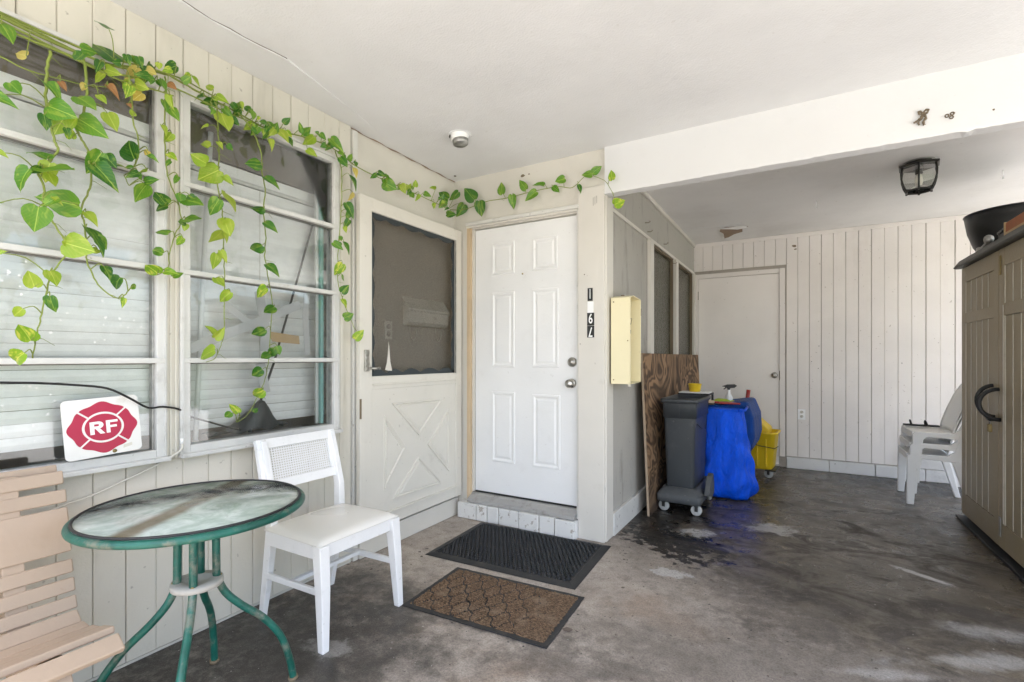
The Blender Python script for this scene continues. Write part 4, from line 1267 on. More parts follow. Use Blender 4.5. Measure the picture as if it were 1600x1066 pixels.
# ------------------------------------------------------------------ trash can on a dolly
CA = R(-2)
cz0 = .165
tc = thing('trash_can', 'slim charcoal plastic trash can standing on a wheeled dolly', 'trash can', (-.765, 4.24, cz0), (0, 0, CA))
def rrect(hx, hy, r_, n=5):
    out = []
    for cx_, cy_, a0 in ((hx - r_, hy - r_, 0), (-hx + r_, hy - r_, 90), (-hx + r_, -hy + r_, 180), (hx - r_, -hy + r_, 270)):
        for q in range(n + 1):
            a = R(a0 + 90 * q / n)
            out.append((cx_ + r_ * math.cos(a), cy_ + r_ * math.sin(a)))
    return out
def loft(rings):
    """rings: (hx, hy, r, z, dx, dy)"""
    b = MB(); vs = []
    for hx, hy, r_, z, dx, dy in rings:
        vs += [(x + dx, y + dy, z) for x, y in rrect(hx, hy, r_)]
    m_ = 24; fs = []
    for i in range(len(rings) - 1):
        for j in range(m_):
            fs.append((i * m_ + j, i * m_ + (j + 1) % m_, (i + 1) * m_ + (j + 1) % m_, (i + 1) * m_ + j))
    b.add(vs, fs, True)
    b.f += [tuple(reversed(range(m_))), tuple((len(rings) - 1) * m_ + j for j in range(m_))]; b.s += [False, False]
    return b
Hc = .735
loft([(.100, .235, .025, 0, 0, 0), (.104, .238, .025, .01, 0, 0), (.122, .252, .025, .58, 0, 0), (.1225, .2525, .025, .583, 0, 0), (.130, .260, .025, .585, 0, 0), (.133, .263, .025, .715, 0, 0), (.133, .263, .025, .716, 0, 0), (.124, .254, .022, .717, 0, 0), (.118, .248, .022, .56, 0, 0), (.098, .23, .022, .02, 0, 0)]).build('bin', 'charcoal', tc)
loft([(.136, .266, .026, .700, 0, 0), (.147, .277, .028, .706, 0, 0), (.149, .279, .028, .728, 0, 0), (.145, .275, .028, .735, 0, 0), (.130, .260, .024, .735, 0, 0), (.1245, .2545, .022, .705, 0, 0)]).build('rim', 'charcoal', tc)
gr = MB()
gr.box(-.0012, .0012, -.2646, -.2585, .588, .70)
gr.build('handle_seam', 'black_plastic', tc)
MB().tube([(.124, -.20, .54), (.140, -.12, .50), (.140, .06, .47), (.124, .18, .50)], .004, 7).build('carry_wire', 'black_metal', tc)
do = thing('trash_dolly', 'grey wheeled dolly under the slim trash can', 'dolly', (-.765, 4.24, 0), (0, 0, CA))
loft([(.160, .30, .03, .085, 0, 0), (.166, .306, .03, .090, 0, 0), (.170, .310, .03, .140, 0, 0), (.162, .302, .03, .152, 0, 0), (.125, .262, .03, .200, 0, 0), (.108, .243, .03, .200, 0, 0), (.104, .24, .03, .160, 0, 0)]).build('body', 'dolly', do)
def caster(par, x, y, zt, r_=.048, yaw=0.0, w=.022, tread='wheel_grey'):
    m_ = T(x, y, r_) @ Matrix.Rotation(yaw, 4, 'Z')
    wh = MB().lathe([(r_ * .62, -w / 2), (r_ * .95, -w / 2), (r_, -w / 3), (r_, w / 3), (r_ * .95, w / 2), (r_ * .62, w / 2)], 24, m_ @ ROT_POSX).build('wheel', tread, par)
    MB().lathe([(0, -w * .45), (r_ * .6, -w * .42), (r_ * .6, w * .42), (0, w * .45)], 20, m_ @ ROT_POSX).build('hub', 'charcoal', wh)
    f_ = MB()
    for s_ in (-1, 1): f_.box(s_ * w * .8 - .002, s_ * w * .8 + .002, -.012, .012, -.008, zt - r_ - .006, m_)
    f_.box(-w * .8 - .002, w * .8 + .002, -.016, .016, zt - r_ - .006, zt - r_, m_)
    f_.build('fork', 'black_metal', wh)
for x, y, yw in ((-.12, -.245, 25), (.13, -.255, 35), (-.12, .24, 10), (.13, .24, -20)):
    caster(do, x, y, .076, .042, R(yw + 60))
pd = MB()
pd.prism([(-.02, .17), (.03, .30), (.065, .315), (.085, .23), (.080, .145), (.05, .13)], -.05, .03, lambda u, v, w: (.20 + w * .5, -.16 + u * 2.2, v - .02))
pd.build('coupling_bracket', 'dolly', do, bevel=.006)

# ------------------------------------------------------------------ blue janitor cart with hanging bag
jc = thing('janitor_cart', 'blue janitor cart with a glossy blue bag hanging at its front', 'cart', (-.50, 4.98, 0), (0, 0, R(-3)))
bt = MB()
hexa = [(-.22, .06), (-.22, .76), (.10, .80), (.19, .72), (.215, .52), (.19, .33), (.10, .12), (0, .06)]
bt.prism([(-.24, .10), (-.24, .78), (.16, .84), (.215, .70), (.225, .52), (.20, .42), (.13, .30), (.10, .10)], -.18, .42, lambda u, v, w: (u, w, v))
bt.build('body', 'blue_vinyl', jc, bevel=.03, seg=3)
MB().box(-.235, .17, -.20, .43, .775, .795).build('tray', 'blue_vinyl', jc, bevel=.008)
# the bag: gathered at its top edge, flaring in folds to the floor
bg_ = MB()
na, nh = 120, 36
random.seed(11)
ph = [random.uniform(0, 6.28) for _ in range(6)]
for j in range(nh + 1):
    v = j / nh
    z = .765 * (1 - v) + .012
    for i in range(na):
        a = 2 * math.pi * i / na
        hx = .170 + .075 * v ** 1.2
        hy = .115 + .060 * v
        if v > .86:
            kx = 1 - .30 * ((v - .86) / .14) ** 2
            hx *= kx; hy *= kx
        sq = (abs(math.cos(a)) ** 3.2 + abs(math.sin(a)) ** 3.2) ** (-1 / 3.2)
        fold = (.006 + .034 * v) * (math.sin(5 * a + ph[0] + 1.9 * v) * .6 + math.sin(9 * a + ph[1] - 3.1 * v) * .4 + math.sin(17 * a + ph[2] + 4 * v) * .2)
        crease = .016 * v * math.sin(23 * v + 3 * math.sin(2 * a + ph[3]))
        ap = 5.35
        dl = (a - ap + math.pi) % (2 * math.pi) - math.pi
        sharp = .030 * v ** .8 * (1 - 2 * abs(math.sin(1.35 * dl / (.16 + .42 * v) + .4))) * math.exp(-(dl / (.5 + 1.2 * v)) ** 2) + .010 * v * math.sin(6 * a + 7 * v + ph[4])
        rr = 1 + (fold * .45 + sharp + crease) / .2
        bg_.v.append((hx * sq * math.cos(a) * rr - .02 + .04 * v, hy * sq * math.sin(a) * rr - .30, z))
for j in range(nh):
    for i in range(na):
        i2 = (i + 1) % na
        bg_.f.append((j * na + i, j * na + i2, (j + 1) * na + i2, (j + 1) * na + i)); bg_.s.append(True)
bg_.f += [tuple(reversed(range(na))), tuple(nh * na + i for i in range(na))]; bg_.s += [False, False]
bg_.build('bag', 'blue_bag', jc)
# a drawn peak of the bag over the corner of the tray
MB().tube([(.12, -.40, .772), (.165, -.33, .772), (.165, -.19, .79)], .012, 8).build('bag_rim', 'blue_bag', jc)
MB().tube([(-.20, -.40, .772), (.12, -.40, .772)], .011, 8).build('bag_rim', 'blue_bag', jc)
for x, y in ((-.17, .36), (.10, .36)): caster(jc, x, y, .10, .05, R(20))
us = MB().box(-.43, -.155, -.215, .03, .875, .895)
for x_, y_ in ((-.42, -.205), (-.165, -.205), (-.42, .02), (-.165, .02)): us.tube([(x_, y_, .10), (x_, y_, .875)], .011, 8)
us.build('upper_shelf', 'black_plastic', jc, bevel=.003)
# clutter on the cart
yt = thing('yellow_tub', 'small yellow tub with rim behind the slim trash can', 'tub', (-.80, 4.86, .906))
MB().lathe([(.058, 0), (.060, .004), (.072, .092), (.076, .094), (.076, .106), (.070, .106), (.055, .01), (0, .01)], 24, T(-.80, 4.86, .906) @ Matrix.Diagonal((.8, .8, .72, 1))).build('pot', 'yellow', yt, world=True)
MB().tube([(-.80 + .063 * math.cos(q * .35), 4.86 + .063 * math.sin(q * .35), .970 + .010 * math.sin(q * .35)) for q in range(10)], .003, 6).build('bail', 'steel', yt, world=True)
wt = tag(MB().box(-.93, -.66, 4.76, 4.95, .8955, .906).build('white_tray', 'white_plastic', bevel=.004), 'flat white tray under the yellow tub', 'tray')
sbt = thing('spray_bottle', 'clear spray bottle with black trigger on the blue cart', 'spray bottle', (-.53, 5.12, .80))
MB().lathe([(.03, 0), (.034, .01), (.034, .05), (.014, .085), (.012, .125)], 18, T(-.53, 5.12, .796)).build('bottle', 'white_plastic', sbt, world=True)
tg = MB().prism([(-.075, .150), (-.020, .168), (.06, .172), (.085, .158), (.06, .138), (.015, .135), (.012, .118), (-.014, .118), (-.02, .138), (-.05, .118), (-.058, .124), (-.035, .142)], -.016, .016, lambda u, v, w: (-.53 + u * .85, 5.12 + w, .80 + v))
tg.build('trigger', 'black_plastic', sbt, world=True, bevel=.004)
dpn = thing('dust_pan', 'dark red plastic dustpan lying on the blue cart', 'dustpan', (-.46, 4.86, .80))
MB().box(-.58, -.40, 4.78, 4.90, .806, .822).build('pan', 'red', dpn, world=True, bevel=.006)
MB().box(-.70, -.58, 4.82, 4.86, .806, .824).build('handle', 'red', dpn, world=True, bevel=.006)
cg = MB()
random.seed(3)
for j in range(9):
    for i in range(13):
        u, v = i / 12, j / 8
        ed = min(u, 1 - u, v, 1 - v)
        cg.v.append((-.70 + .26 * u, 4.93 + .10 * v, .80 + .030 * min(1, ed * 5) + .012 * math.sin(11 * u + 5 * v) * min(1, ed * 6)))
for j in range(8):
    for i in range(12):
        a = j * 13 + i; cg.f.append((a, a + 1, a + 14, a + 13)); cg.s.append(True)
tag(cg.build('lime_cloth', 'green_lime'), 'crumpled lime green cloth on the blue cart', 'cloth')
br = thing('scrub_brush', 'worn brown scrub brush at the edge of the blue cart', 'brush', (-.67, 4.78, .80))
MB().box(-.735, -.615, 4.745, 4.79, .812, .836).build('handle', 'raw_wood', br, world=True, bevel=.008)
bb = MB()
for i in range(10):
    for j in range(4): bb.tube([(-.728 + i * .0118, 4.749 + j * .012, .812), (-.729 + i * .012, 4.748 + j * .0125, .7965)], .0035, 5)
bb.build('bristles', 'dry', br, world=True)['kind'] = 'stuff'

# ------------------------------------------------------------------ yellow mop bucket
mk = thing('mop_bucket', 'yellow mop bucket with side wringer and black wheels by the back wall', 'mop bucket', (-.345, 5.72, 0), (0, 0, R(-6)))
loft([(.175, .125, .05, .085, 0, 0), (.185, .135, .05, .10, 0, 0), (.215, .150, .05, .44, 0, 0), (.232, .166, .05, .452, 0, 0), (.232, .166, .05, .470, 0, 0), (.212, .148, .05, .470, 0, 0), (.178, .130, .05, .13, 0, 0)]).build('tub', 'yellow', mk)
for x in (-.12, -.04, .05, .13):
    MB().box(x - .006, x + .006, -.158, -.128, .12, .40).build('moulded_rib', 'yellow', mk, bevel=.004)
wr = MB()
wr.prism([(-.20, .44), (-.215, .68), (-.06, .69), (.15, .50), (.15, .44)], -.125, .125, lambda u, v, w: (u, w, v))
wro = wr.build('wringer', 'yellow', mk, bevel=.012)
wl = MB().prism([(-.10, .475), (-.085, .56), (.07, .475), (.06, .455)], -.145, -.126, lambda u, v, w: (u, w, v)); wl.build('wringer_plate', 'yellow', wro, bevel=.004)
MB().tube([(-.12, -.06, .58), (-.08, -.06, .70), (-.05, -.06, .78)], .010, 8).build('wringer_lever', 'black_metal', wro)
MB().tube([(-.065, -.06, .74), (-.045, -.06, .89)], [.018, .020], 10).build('lever_grip', 'red', wro)
MB().tube([(-.225, -.165, .44), (-.10, -.20, .385), (.08, -.20, .335), (.212, -.165, .315), (.235, -.10, .33)], .004, 7).build('bail_handle', 'black_metal', mk)
for x, y, yw in ((-.14, -.10, 15), (.15, -.10, 80), (-.14, .10, 0), (.15, .10, 0)): caster(mk, x, y, .090, .042, R(yw))
for x in (-.16, .17):
    MB().box(x - .05, x + .05, -.15, .15, .075, .088).build('caster_bracket', 'black_plastic', mk, bevel=.004)

# ------------------------------------------------------------------ stacked white plastic chairs
def stack_chair():
    r = thing('stacking_chair', '', 'chair')
    # local: faces -x, origin on the floor at centre
    W2 = .215
    sx0, sx1, sz = -.215, .070, .415
    se = MB()
    vs = []; n1, n2 = 8, 8
    for j in range(n2 + 1):
        for i in range(n1 + 1):
            u, v = i / n1, j / n2 * 2 - 1
            x = sx0 + (sx1 - sx0) * u
            wv = W2 * (1 - .04 * u)
            z = sz + .006 - .012 * (1 - v * v) * math.sin(math.pi * min(1, u * 1.1)) - (.02 * (1 - u / .12) ** 2 if u < .12 else 0)
            vs.append((x, wv * v * .985, z))
    m_ = len(vs)
    vs2 = [(x, y, z - .008) for x, y, z in vs]
    fs = []
    for j in range(n2):
        for i in range(n1):
            a = j * (n1 + 1) + i
            fs.append((a, a + 1, a + n1 + 2, a + n1 + 1)); fs.append((m_ + a, m_ + a + n1 + 1, m_ + a + n1 + 2, m_ + a + 1))
    edge = [i for i in range(n1 + 1)] + [j * (n1 + 1) + n1 for j in range(1, n2 + 1)] + [n2 * (n1 + 1) + i for i in range(n1 - 1, -1, -1)] + [j * (n1 + 1) for j in range(n2 - 1, 0, -1)]
    for q in range(len(edge)):
        a, c = edge[q], edge[(q + 1) % len(edge)]
        fs.append((a, c, m_ + c, m_ + a))
    se.add(vs + vs2, fs, True)
    se.build('seat', 'white_plastic', r)
    # backrest: curved shell with rounded top
    bk_ = MB(); vs = []; n1, n2 = 10, 12
    for j in range(n2 + 1):
        v = j / n2
        for i in range(n1 + 1):
            u = i / n1 * 2 - 1
            wv = W2 * (.90 - .05 * v) * (1 - .28 * max(0, (v - .72) / .28) ** 2)
            x = .062 + .040 * v + .10 * v ** 1.5 - .028 * u * u
            z = .425 + .425 * v - .02 * u * u * v
            vs.append((x, wv * u, z))
    m_ = len(vs)
    vs2 = [(x + .010, y, z) for x, y, z in vs]
    fs = []
    slots = {2, 4, 5, 7}
    for j in range(n2):
        for i in range(n1):
            a = j * (n1 + 1) + i
            fs.append((a, a + 1, a + n1 + 2, a + n1 + 1)); fs.append((m_ + a, m_ + a + n1 + 1, m_ + a + n1 + 2, m_ + a + 1))
    edge = [i for i in range(n1 + 1)] + [j * (n1 + 1) + n1 for j in range(1, n2 + 1)] + [n2 * (n1 + 1) + i for i in range(n1 - 1, -1, -1)] + [j * (n1 + 1) for j in range(n2 - 1, 0, -1)]
    for q in range(len(edge)):
        a, c = edge[q], edge[(q + 1) % len(edge)]
        fs.append((a, c, m_ + c, m_ + a))
    bk_.add(vs + vs2, fs, True)
    bk_.build('backrest', 'white_plastic', r)
    for s in (-1, 1):
        yy = s * W2
        # side rail with its front leg in one moulding, seen as a broad bent strap
        y0_, y1_ = (yy - .006, yy + .030) if s > 0 else (yy - .030, yy + .006)
        leg = MB().prism([(-.232, 0), (-.185, 0), (-.160, .36), (-.135, .388), (.085, .375), (.115, .40), (.145, .52), (.205, .80), (.188, .815), (.120, .60), (.068, .455), (.030, .425), (-.205, .425), (-.228, .405)], y0_, y1_, lambda u, v, w: (u, w, v))
        leg.build('front_leg', 'white_plastic', r, bevel=.006)
        rl = MB().prism([(.060, .372), (.115, .398), (.205, .0), (.165, .0)], y0_ + .002, y1_ - .002, lambda u, v, w: (u, w, v))
        rl.build('rear_leg', 'white_plastic', r, bevel=.006)
    ap = MB().prism([(-W2 + .006, .425), (W2 - .006, .425), (W2 - .006, .385), (W2 * .6, .372), (-W2 * .6, .372), (-W2 + .006, .385)], -.230, -.216, lambda u, v, w: (w, u, v))
    ap.build('apron', 'white_plastic', r, bevel=.004)
    return r
c0 = stack_chair()
labs = ('lowest of the white plastic chairs in the stack by the cabinet', 'middle white plastic chair of the stack by the cabinet', 'topmost white plastic chair of the stack, dark sandals on its seat')
for i in range(3):
    c = c0 if i == 0 else copy_tree(c0)
    c.location = (1.070 + .015 * i, 5.425 + .004 * i, .092 * i + .0005)
    c.rotation_euler = (0, 0, R(-1 + .8 * i))
    tag(c, labs[i], 'chair', 'white plastic chairs stacked by the cabinet')
for nm, x, y, rz in (('left', .915, 5.60, 80), ('right', 1.02, 5.60, 95)):
    sh = thing('sandal', 'black sandal on the seat of the top stacked chair, the one ' + ('nearer the seat front' if nm == 'left' else 'nearer the backrest'), 'sandal', (x + .03, y, .613), (0, 0, R(rz)), 'pair of black sandals')
    sh.scale = (.62, .62, .8)
    so2 = MB().prism([(-.045, -.10), (-.035, -.125), (.025, -.125), (.035, -.10), (.045, .06), (.03, .11), (-.01, .118), (-.045, .06)], .0, .018, lambda u, v, w: (u, v, w + .002)); so2.build('sole', 'black_rubber', sh, bevel=.004)
    MB().tube([(-.044, .02, .015), (-.03, .03, .048), (0, .035, .060), (.03, .03, .048), (.042, .02, .015)], .012, 8).build('strap', 'black_rubber', sh)

# ------------------------------------------------------------------ slatted bench
bn = thing('slatted_bench', 'beige painted slatted bench along the siding wall', 'bench', (-1.95, .05, 0))
yA, yE = -.72, .662
def slat(x, z, ang, w, th=.021, nm='seat_slat', e=0.0):
    m_ = T(x, 0, z) @ Matrix.Rotation(R(-ang), 4, 'Y')
    MB().box(-w / 2, w / 2, yA, yE + e, -th / 2, th / 2, m_).build(nm, 'wheat', bn, world=True, bevel=.005, seg=3)
    nx_, nz_ = -math.sin(R(ang)), math.cos(R(ang))
    sgn = 1
    for yy in (.575,):
        # screw heads
        p = m_ @ Vector((0, yy, th / 2))
        q = m_ @ Vector((0, yy, th / 2 + .0012))
        MB().tube([p, q], .0045, 8).build('screw', 'steel', bn, world=True)
    return m_
# ang = direction of the slat's width in the x-z plane, measured so that its face looks to the sitter
slat(-2.168, .846, 100, .034, .02, 'back_slat', -.008)
slat(-2.140, .822, 104, .044, .021, 'back_slat')
slat(-2.126, .761, 104, .044, .021, 'back_slat', .004)
slat(-2.100, .654, 104, .145, .021, 'back_slat', .004)
slat(-2.070, .539, 104, .044, .021, 'back_slat', .003)
slat(-2.054, .482, 104, .044, .021, 'back_slat', .003)
slat(-2.038, .428, 110, .042, .021, 'back_slat', .003)
slat(-2.000, .388, 140, .050, .021, 'seat_slat', -.002)
slat(-1.947, .372, 174, .046, .021, 'seat_slat')
slat(-1.876, .382, 190, .058, .021, 'seat_slat', .003)
slat(-1.792, .405, 194, .070, .022, 'seat_slat', .003)
slat(-1.715, .388, 146, .056, .022, 'seat_slat', .002)
for yy in (.50, -.10, -.58):
    pr = [(-2.148, .85), (-2.128, .85), (-2.028, .425), (-1.99, .375), (-1.93, .358), (-1.86, .368), (-1.75, .396), (-1.715, .372), (-1.69, .33), (-1.76, .335), (-1.90, .30), (-2.02, .31), (-2.075, .38)]
    pr = [(u - .012, v - .002) for u, v in pr]
    MB().prism(pr, yy, yy + .052, lambda u, v, w: (u, w, v)).build('bracket', 'wheat', bn, world=True, bevel=.003)
for yy in (.505, -.57):
    MB().box(-1.775, -1.725, yy, yy + .045, .0, .345).build('leg', 'wheat', bn, world=True, bevel=.004)
    MB().box(-2.06, -2.01, yy, yy + .045, .0, .330).build('leg', 'wheat', bn, world=True, bevel=.004)

# ------------------------------------------------------------------ round glass table
TX, TY, TZ, TR = -1.775, .905, .722, .331
tb = thing('round_table', 'round patio table with dirty glass top and worn green metal legs', 'table', (TX, TY, 0))
MB().tube(circle((0, 0, TZ - .014), TR, 72), .0125, 12, True).build('rim', 'green', tb)
MB().lathe([(0, TZ - .006), (TR - .006, TZ - .006), (TR - .004, TZ - .003), (TR - .006, TZ), (0, TZ)], 72).build('glass_top', 'tabletop', tb)
MB().tube(circle((0, 0, TZ + .001), TR - .007, 72), .0045, 6, True).build('gasket', 'black_rubber', tb)
for sg, an in enumerate((66, 142, 236, 322)):
    a = R(an); ca, sa = math.cos(a), math.sin(a)
    rr = [(.055, TZ - .03), (.056, .60), (.057, .50), (.060, .455), (.085, .395), (.135, .335), (.205, .268), (.262, .185), (.292, .095), (.305, .03), (.308, .004)]
    lg_ = MB().tube(smooth_path([(r_ * ca, r_ * sa, z) for r_, z in rr], 4), .0128, 12).build('leg', 'green', tb)
    MB().tube([(.307 * ca, .307 * sa, .012), (.3085 * ca, .3085 * sa, .0005)], .018, 12).build('foot_cap', 'dry', lg_)
    for z in (.645, .462):
        p = Vector((.057 * ca, .057 * sa, z)); o_ = Vector((ca, sa, 0))
        MB().tube([p + o_ * .0125, p + o_ * .0165], .005, 8).build('screw', 'brass', lg_)
MB().lathe([(0, .440), (.066, .440), (.078, .443), (.080, .452), (.078, .462), (.040, .464), (.036, .460), (0, .460)], 32).build('spreader', 'stucco_grey', tb)
MB().tube(circle((0, 0, .665), .060, 28), .007, 8, True).build('upper_ring', 'white_paint', tb)
ux = MB()
for an in (66, 142, 236, 322):
    a = R(an + 0); ux.bar((.05 * math.cos(a), .05 * math.sin(a), TZ - .040), ((TR - .01) * math.cos(a), (TR - .01) * math.sin(a), TZ - .022), .024, .004)
ux.build('top_support', 'green', tb)

# ------------------------------------------------------------------ white chair with cane back
ch = thing('cane_back_chair', 'white wooden chair with woven cane back and cream vinyl seat beside the table', 'chair', (-1.9, 1.59, 0))
cy0, cy1 = 1.345, 1.825
def leg(pts, w, d_, nm='leg'):
    """square tapered leg through (x, y, z, scale) stations"""
    b = MB(); vs = []
    for x, y, z, s in pts:
        vs += [(x - d_ * s / 2, y - w * s / 2, z), (x + d_ * s / 2, y - w * s / 2, z), (x + d_ * s / 2, y + w * s / 2, z), (x - d_ * s / 2, y + w * s / 2, z)]
    fs = [(0, 3, 2, 1)]
    for i in range(len(pts) - 1):
        for j in range(4): fs.append((i * 4 + j, i * 4 + (j + 1) % 4, i * 4 + 4 + (j + 1) % 4, i * 4 + 4 + j))
    n0 = (len(pts) - 1) * 4
    fs.append((n0, n0 + 1, n0 + 2, n0 + 3))
    b.add(vs, fs)
    return b.build(nm, 'white_paint', ch, world=True, bevel=.004)
leg([(-1.690, cy0 + .012, .0, .72), (-1.708, cy0 + .022, .25, 1), (-1.724, cy0 + .026, .432, 1.12)], .046, .046)
leg([(-1.690, cy1 - .022, .0, .72), (-1.708, cy1 - .028, .25, 1), (-1.724, cy1 - .032, .432, 1.12)], .046, .046)
for yy in (cy0 + .050, cy1 - .040):
    leg([(-2.165, yy, .0, .70), (-2.125, yy, .22, .9), (-2.095, yy, .42, 1.0), (-2.098, yy, .56, .95), (-2.128, yy, .68, .9), (-2.170, yy, .835, .82)], .036, .046, 'rear_leg')
for nm, a in (('apron', (-1.742, -1.712, cy0 + .05, cy1 - .058, .375, .434)), ('apron', (-2.085, -1.75, cy0 + .012, cy0 + .036, .372, .434)), ('apron', (-2.085, -1.75, cy1 - .048, cy1 - .024, .372, .434)), ('apron', (-2.108, -2.085, cy0 + .068, cy1 - .060, .375, .434))):
    MB().box(*a).build(nm, 'white_paint', ch, world=True, bevel=.003)
for yy in (cy0 + .040, cy1 - .040):
    MB().bar((-2.128, yy, .215), (-1.712, yy, .222), .016, .028).build('stretcher', 'white_paint', ch, world=True, bevel=.003)
MB().bar((-1.95, cy0 + .045, .219), (-1.95, cy1 - .045, .219), .026, .018).build('stretcher', 'white_paint', ch, world=True, bevel=.003)
# seat pad, softly domed, rounded corners
sp_ = MB(); n1, n2 = 18, 18; vs = []
for j in range(n2 + 1):
    for i in range(n1 + 1):
        u, v = i / n1, j / n2
        e = (1 - abs(2 * u - 1) ** 8) * (1 - abs(2 * v - 1) ** 8)
        cxr = .5 + (u - .5); 
        wv = (cy1 - cy0) / 2 * (.93 + .06 * u)
        rx = -2.10 + .395 * u
        vs.append((rx, 1.583 + wv * (2 * v - 1), .438 + .022 * e ** .5 + .006 * math.sin(math.pi * u) * math.sin(math.pi * v)))
m_ = len(vs)
fs = [(j * (n1 + 1) + i, j * (n1 + 1) + i + 1, (j + 1) * (n1 + 1) + i + 1, (j + 1) * (n1 + 1) + i) for j in range(n2) for i in range(n1)]
edge = [i for i in range(n1 + 1)] + [j * (n1 + 1) + n1 for j in range(1, n2 + 1)] + [n2 * (n1 + 1) + i for i in range(n1 - 1, -1, -1)] + [j * (n1 + 1) for j in range(n2 - 1, 0, -1)]
vs2 = [(vs[e][0], vs[e][1], .4345) for e in edge]
sp_.add(vs + vs2, fs + [(edge[q], edge[(q + 1) % len(edge)], m_ + (q + 1) % len(edge), m_ + q) for q in range(len(edge))] + [tuple(m_ + q for q in reversed(range(len(edge))))], True)
sp_.build('seat_pad', 'vinyl', ch, world=True)
# back panel frame and cane, tilted
bp_ = thing_m = Matrix.Translation((-2.118, 1.585, .60)) @ Matrix.Rotation(R(-14.5), 4, 'Y')
bh, bw_ = .245, .445
f_ = MB()
f_.box(-.012, .014, -bw_ / 2, bw_ / 2, 0, .046, bp_)
f_.box(-.012, .014, -bw_ / 2, bw_ / 2, bh - .046, bh, bp_)
f_.box(-.0115, .0135, -bw_ / 2, -bw_ / 2 + .05, .0463, bh - .0463, bp_)
f_.box(-.0115, .0135, bw_ / 2 - .05, bw_ / 2, .0463, bh - .0463, bp_)
f_.build('back_frame', 'white_paint', ch, world=True, bevel=.003)
cn = MB()
ny_, nz_ = 27, 13
aw, ah = bw_ - .10, bh - .092
for i in range(ny_ + 1):
    y = -bw_ / 2 + .05 + aw * i / ny_
    cn.box(.002, .0035, y - .0029, y + .0029, .0465, bh - .0465, bp_)
for j in range(nz_ + 1):
    z = .046 + ah * j / nz_
    cn.box(.0037, .0052, -bw_ / 2 + .051, bw_ / 2 - .051, max(.0466, z - .0029), min(bh - .0466, z + .0029), bp_)
cn.build('cane_weave', 'white_paint', ch, world=True)['kind'] = 'stuff'

# ------------------------------------------------------------------ mats
m1 = thing('rubber_mat', 'black rubber mat with raised rings in front of the front door', 'door mat', (-1.50, 2.70, 0), (0, 0, R(2.2)))
hw, hd_ = .495, .335
bs = MB(); vs = []
loops = [(0, .001), (.004, .004), (.045, .013), (.050, .008)]
for ins, z in loops:
    vs += [(-hw + ins, -hd_ + ins, z), (hw - ins, -hd_ + ins, z), (hw - ins, hd_ - ins, z), (-hw + ins, hd_ - ins, z)]
fs = []
for i in range(len(loops) - 1):
    for j in range(4): fs.append((i * 4 + j, i * 4 + (j + 1) % 4, i * 4 + 4 + (j + 1) % 4, i * 4 + 4 + j))
fs += [(12, 13, 14, 15), (3, 2, 1, 0)]
bs.add(vs, fs)
bs.build('base', 'black_rubber', m1)
rg = MB(); px_ = .0300
ri = 0; y = -hd_ + .064
while y < hd_ - .056:
    x = -hw + .064 + (px_ / 2 if ri % 2 else 0)
    while x < hw - .056:
        rg.lathe([(.0128, .0079), (.0108, .0175), (.0078, .0178), (.0062, .0092)], 8, T(x, y, 0), smooth=False)
        x += px_
    y += px_ * .87; ri += 1
rg.build('raised_rings', 'black_rubber', m1)['kind'] = 'stuff'
m2 = thing('carpet_mat', 'worn brown carpet mat with black trellis pattern and rubber border', 'door mat', (-1.293, 2.068, 0), (0, 0, R(2.6)))
W2_, D2_ = .388, .245
rb = MB(); vs = []
rim = []
def edge_pts(n):
    out = []
    for k in range(n): out.append((-W2_ + 2 * W2_ * k / n, -D2_))
    for k in range(n): out.append((W2_, -D2_ + 2 * D2_ * k / n))
    for k in range(n): out.append((W2_ - 2 * W2_ * k / n, D2_))
    for k in range(n): out.append((-W2_, D2_ - 2 * D2_ * k / n))
    return out
ep = [(x + random.uniform(-.0022, .0022), y + random.uniform(-.0022, .0022)) for x, y in edge_pts(22)]
rb.prism(ep, .001, .005, lambda u, v, w: (u, v, w))
rb.build('border', 'black_rubber', m2)
pg = MB()
gx, gy = 170, 104
iw, ih = W2_ - .026, D2_ - .026
idx = {}
def groove(x, y):
    """ogee trellis: two families of wavy diagonals, worn away toward one end"""
    u = x / .112 + y / .145; v = x / .112 - y / .145
    du = abs(((u + .085 * math.sin(2 * math.pi * v)) % 1) - .5)
    dv = abs(((v + .085 * math.sin(2 * math.pi * u)) % 1) - .5)
    wear = max(0., (x - .10) / .2)
    return (du < .038 * (1 - wear)) or (dv < .038 * (1 - wear))
random.seed(21)
for j in range(gy + 1):
    for i in range(gx + 1):
        x = -iw + 2 * iw * i / gx; y = -ih + 2 * ih * j / gy
        ed = min(i, gx - i, j, gy - j)
        z = .0095 + random.uniform(-.0022, .0022) + .0014 * math.sin(y * 560 + .8 * math.sin(x * 40)) if ed > 0 else .0052
        if groove(x, y): z = .0056
        jx = random.uniform(-.0012, .0012) + (random.uniform(-.006, .004) if ed == 0 else 0)
        pg.v.append((x + jx, y + random.uniform(-.0012, .0012), z))
gm = MB(); gm.v = pg.v
for j in range(gy):
    for i in range(gx):
        a = j * (gx + 1) + i
        x = -iw + 2 * iw * (i + .5) / gx; y = -ih + 2 * ih * (j + .5) / gy
        if not groove(x, y):
            pg.f.append((a, a + 1, a + gx + 2, a + gx + 1)); pg.s.append(False)
pg.build('pile', 'pile', m2)['kind'] = 'stuff'

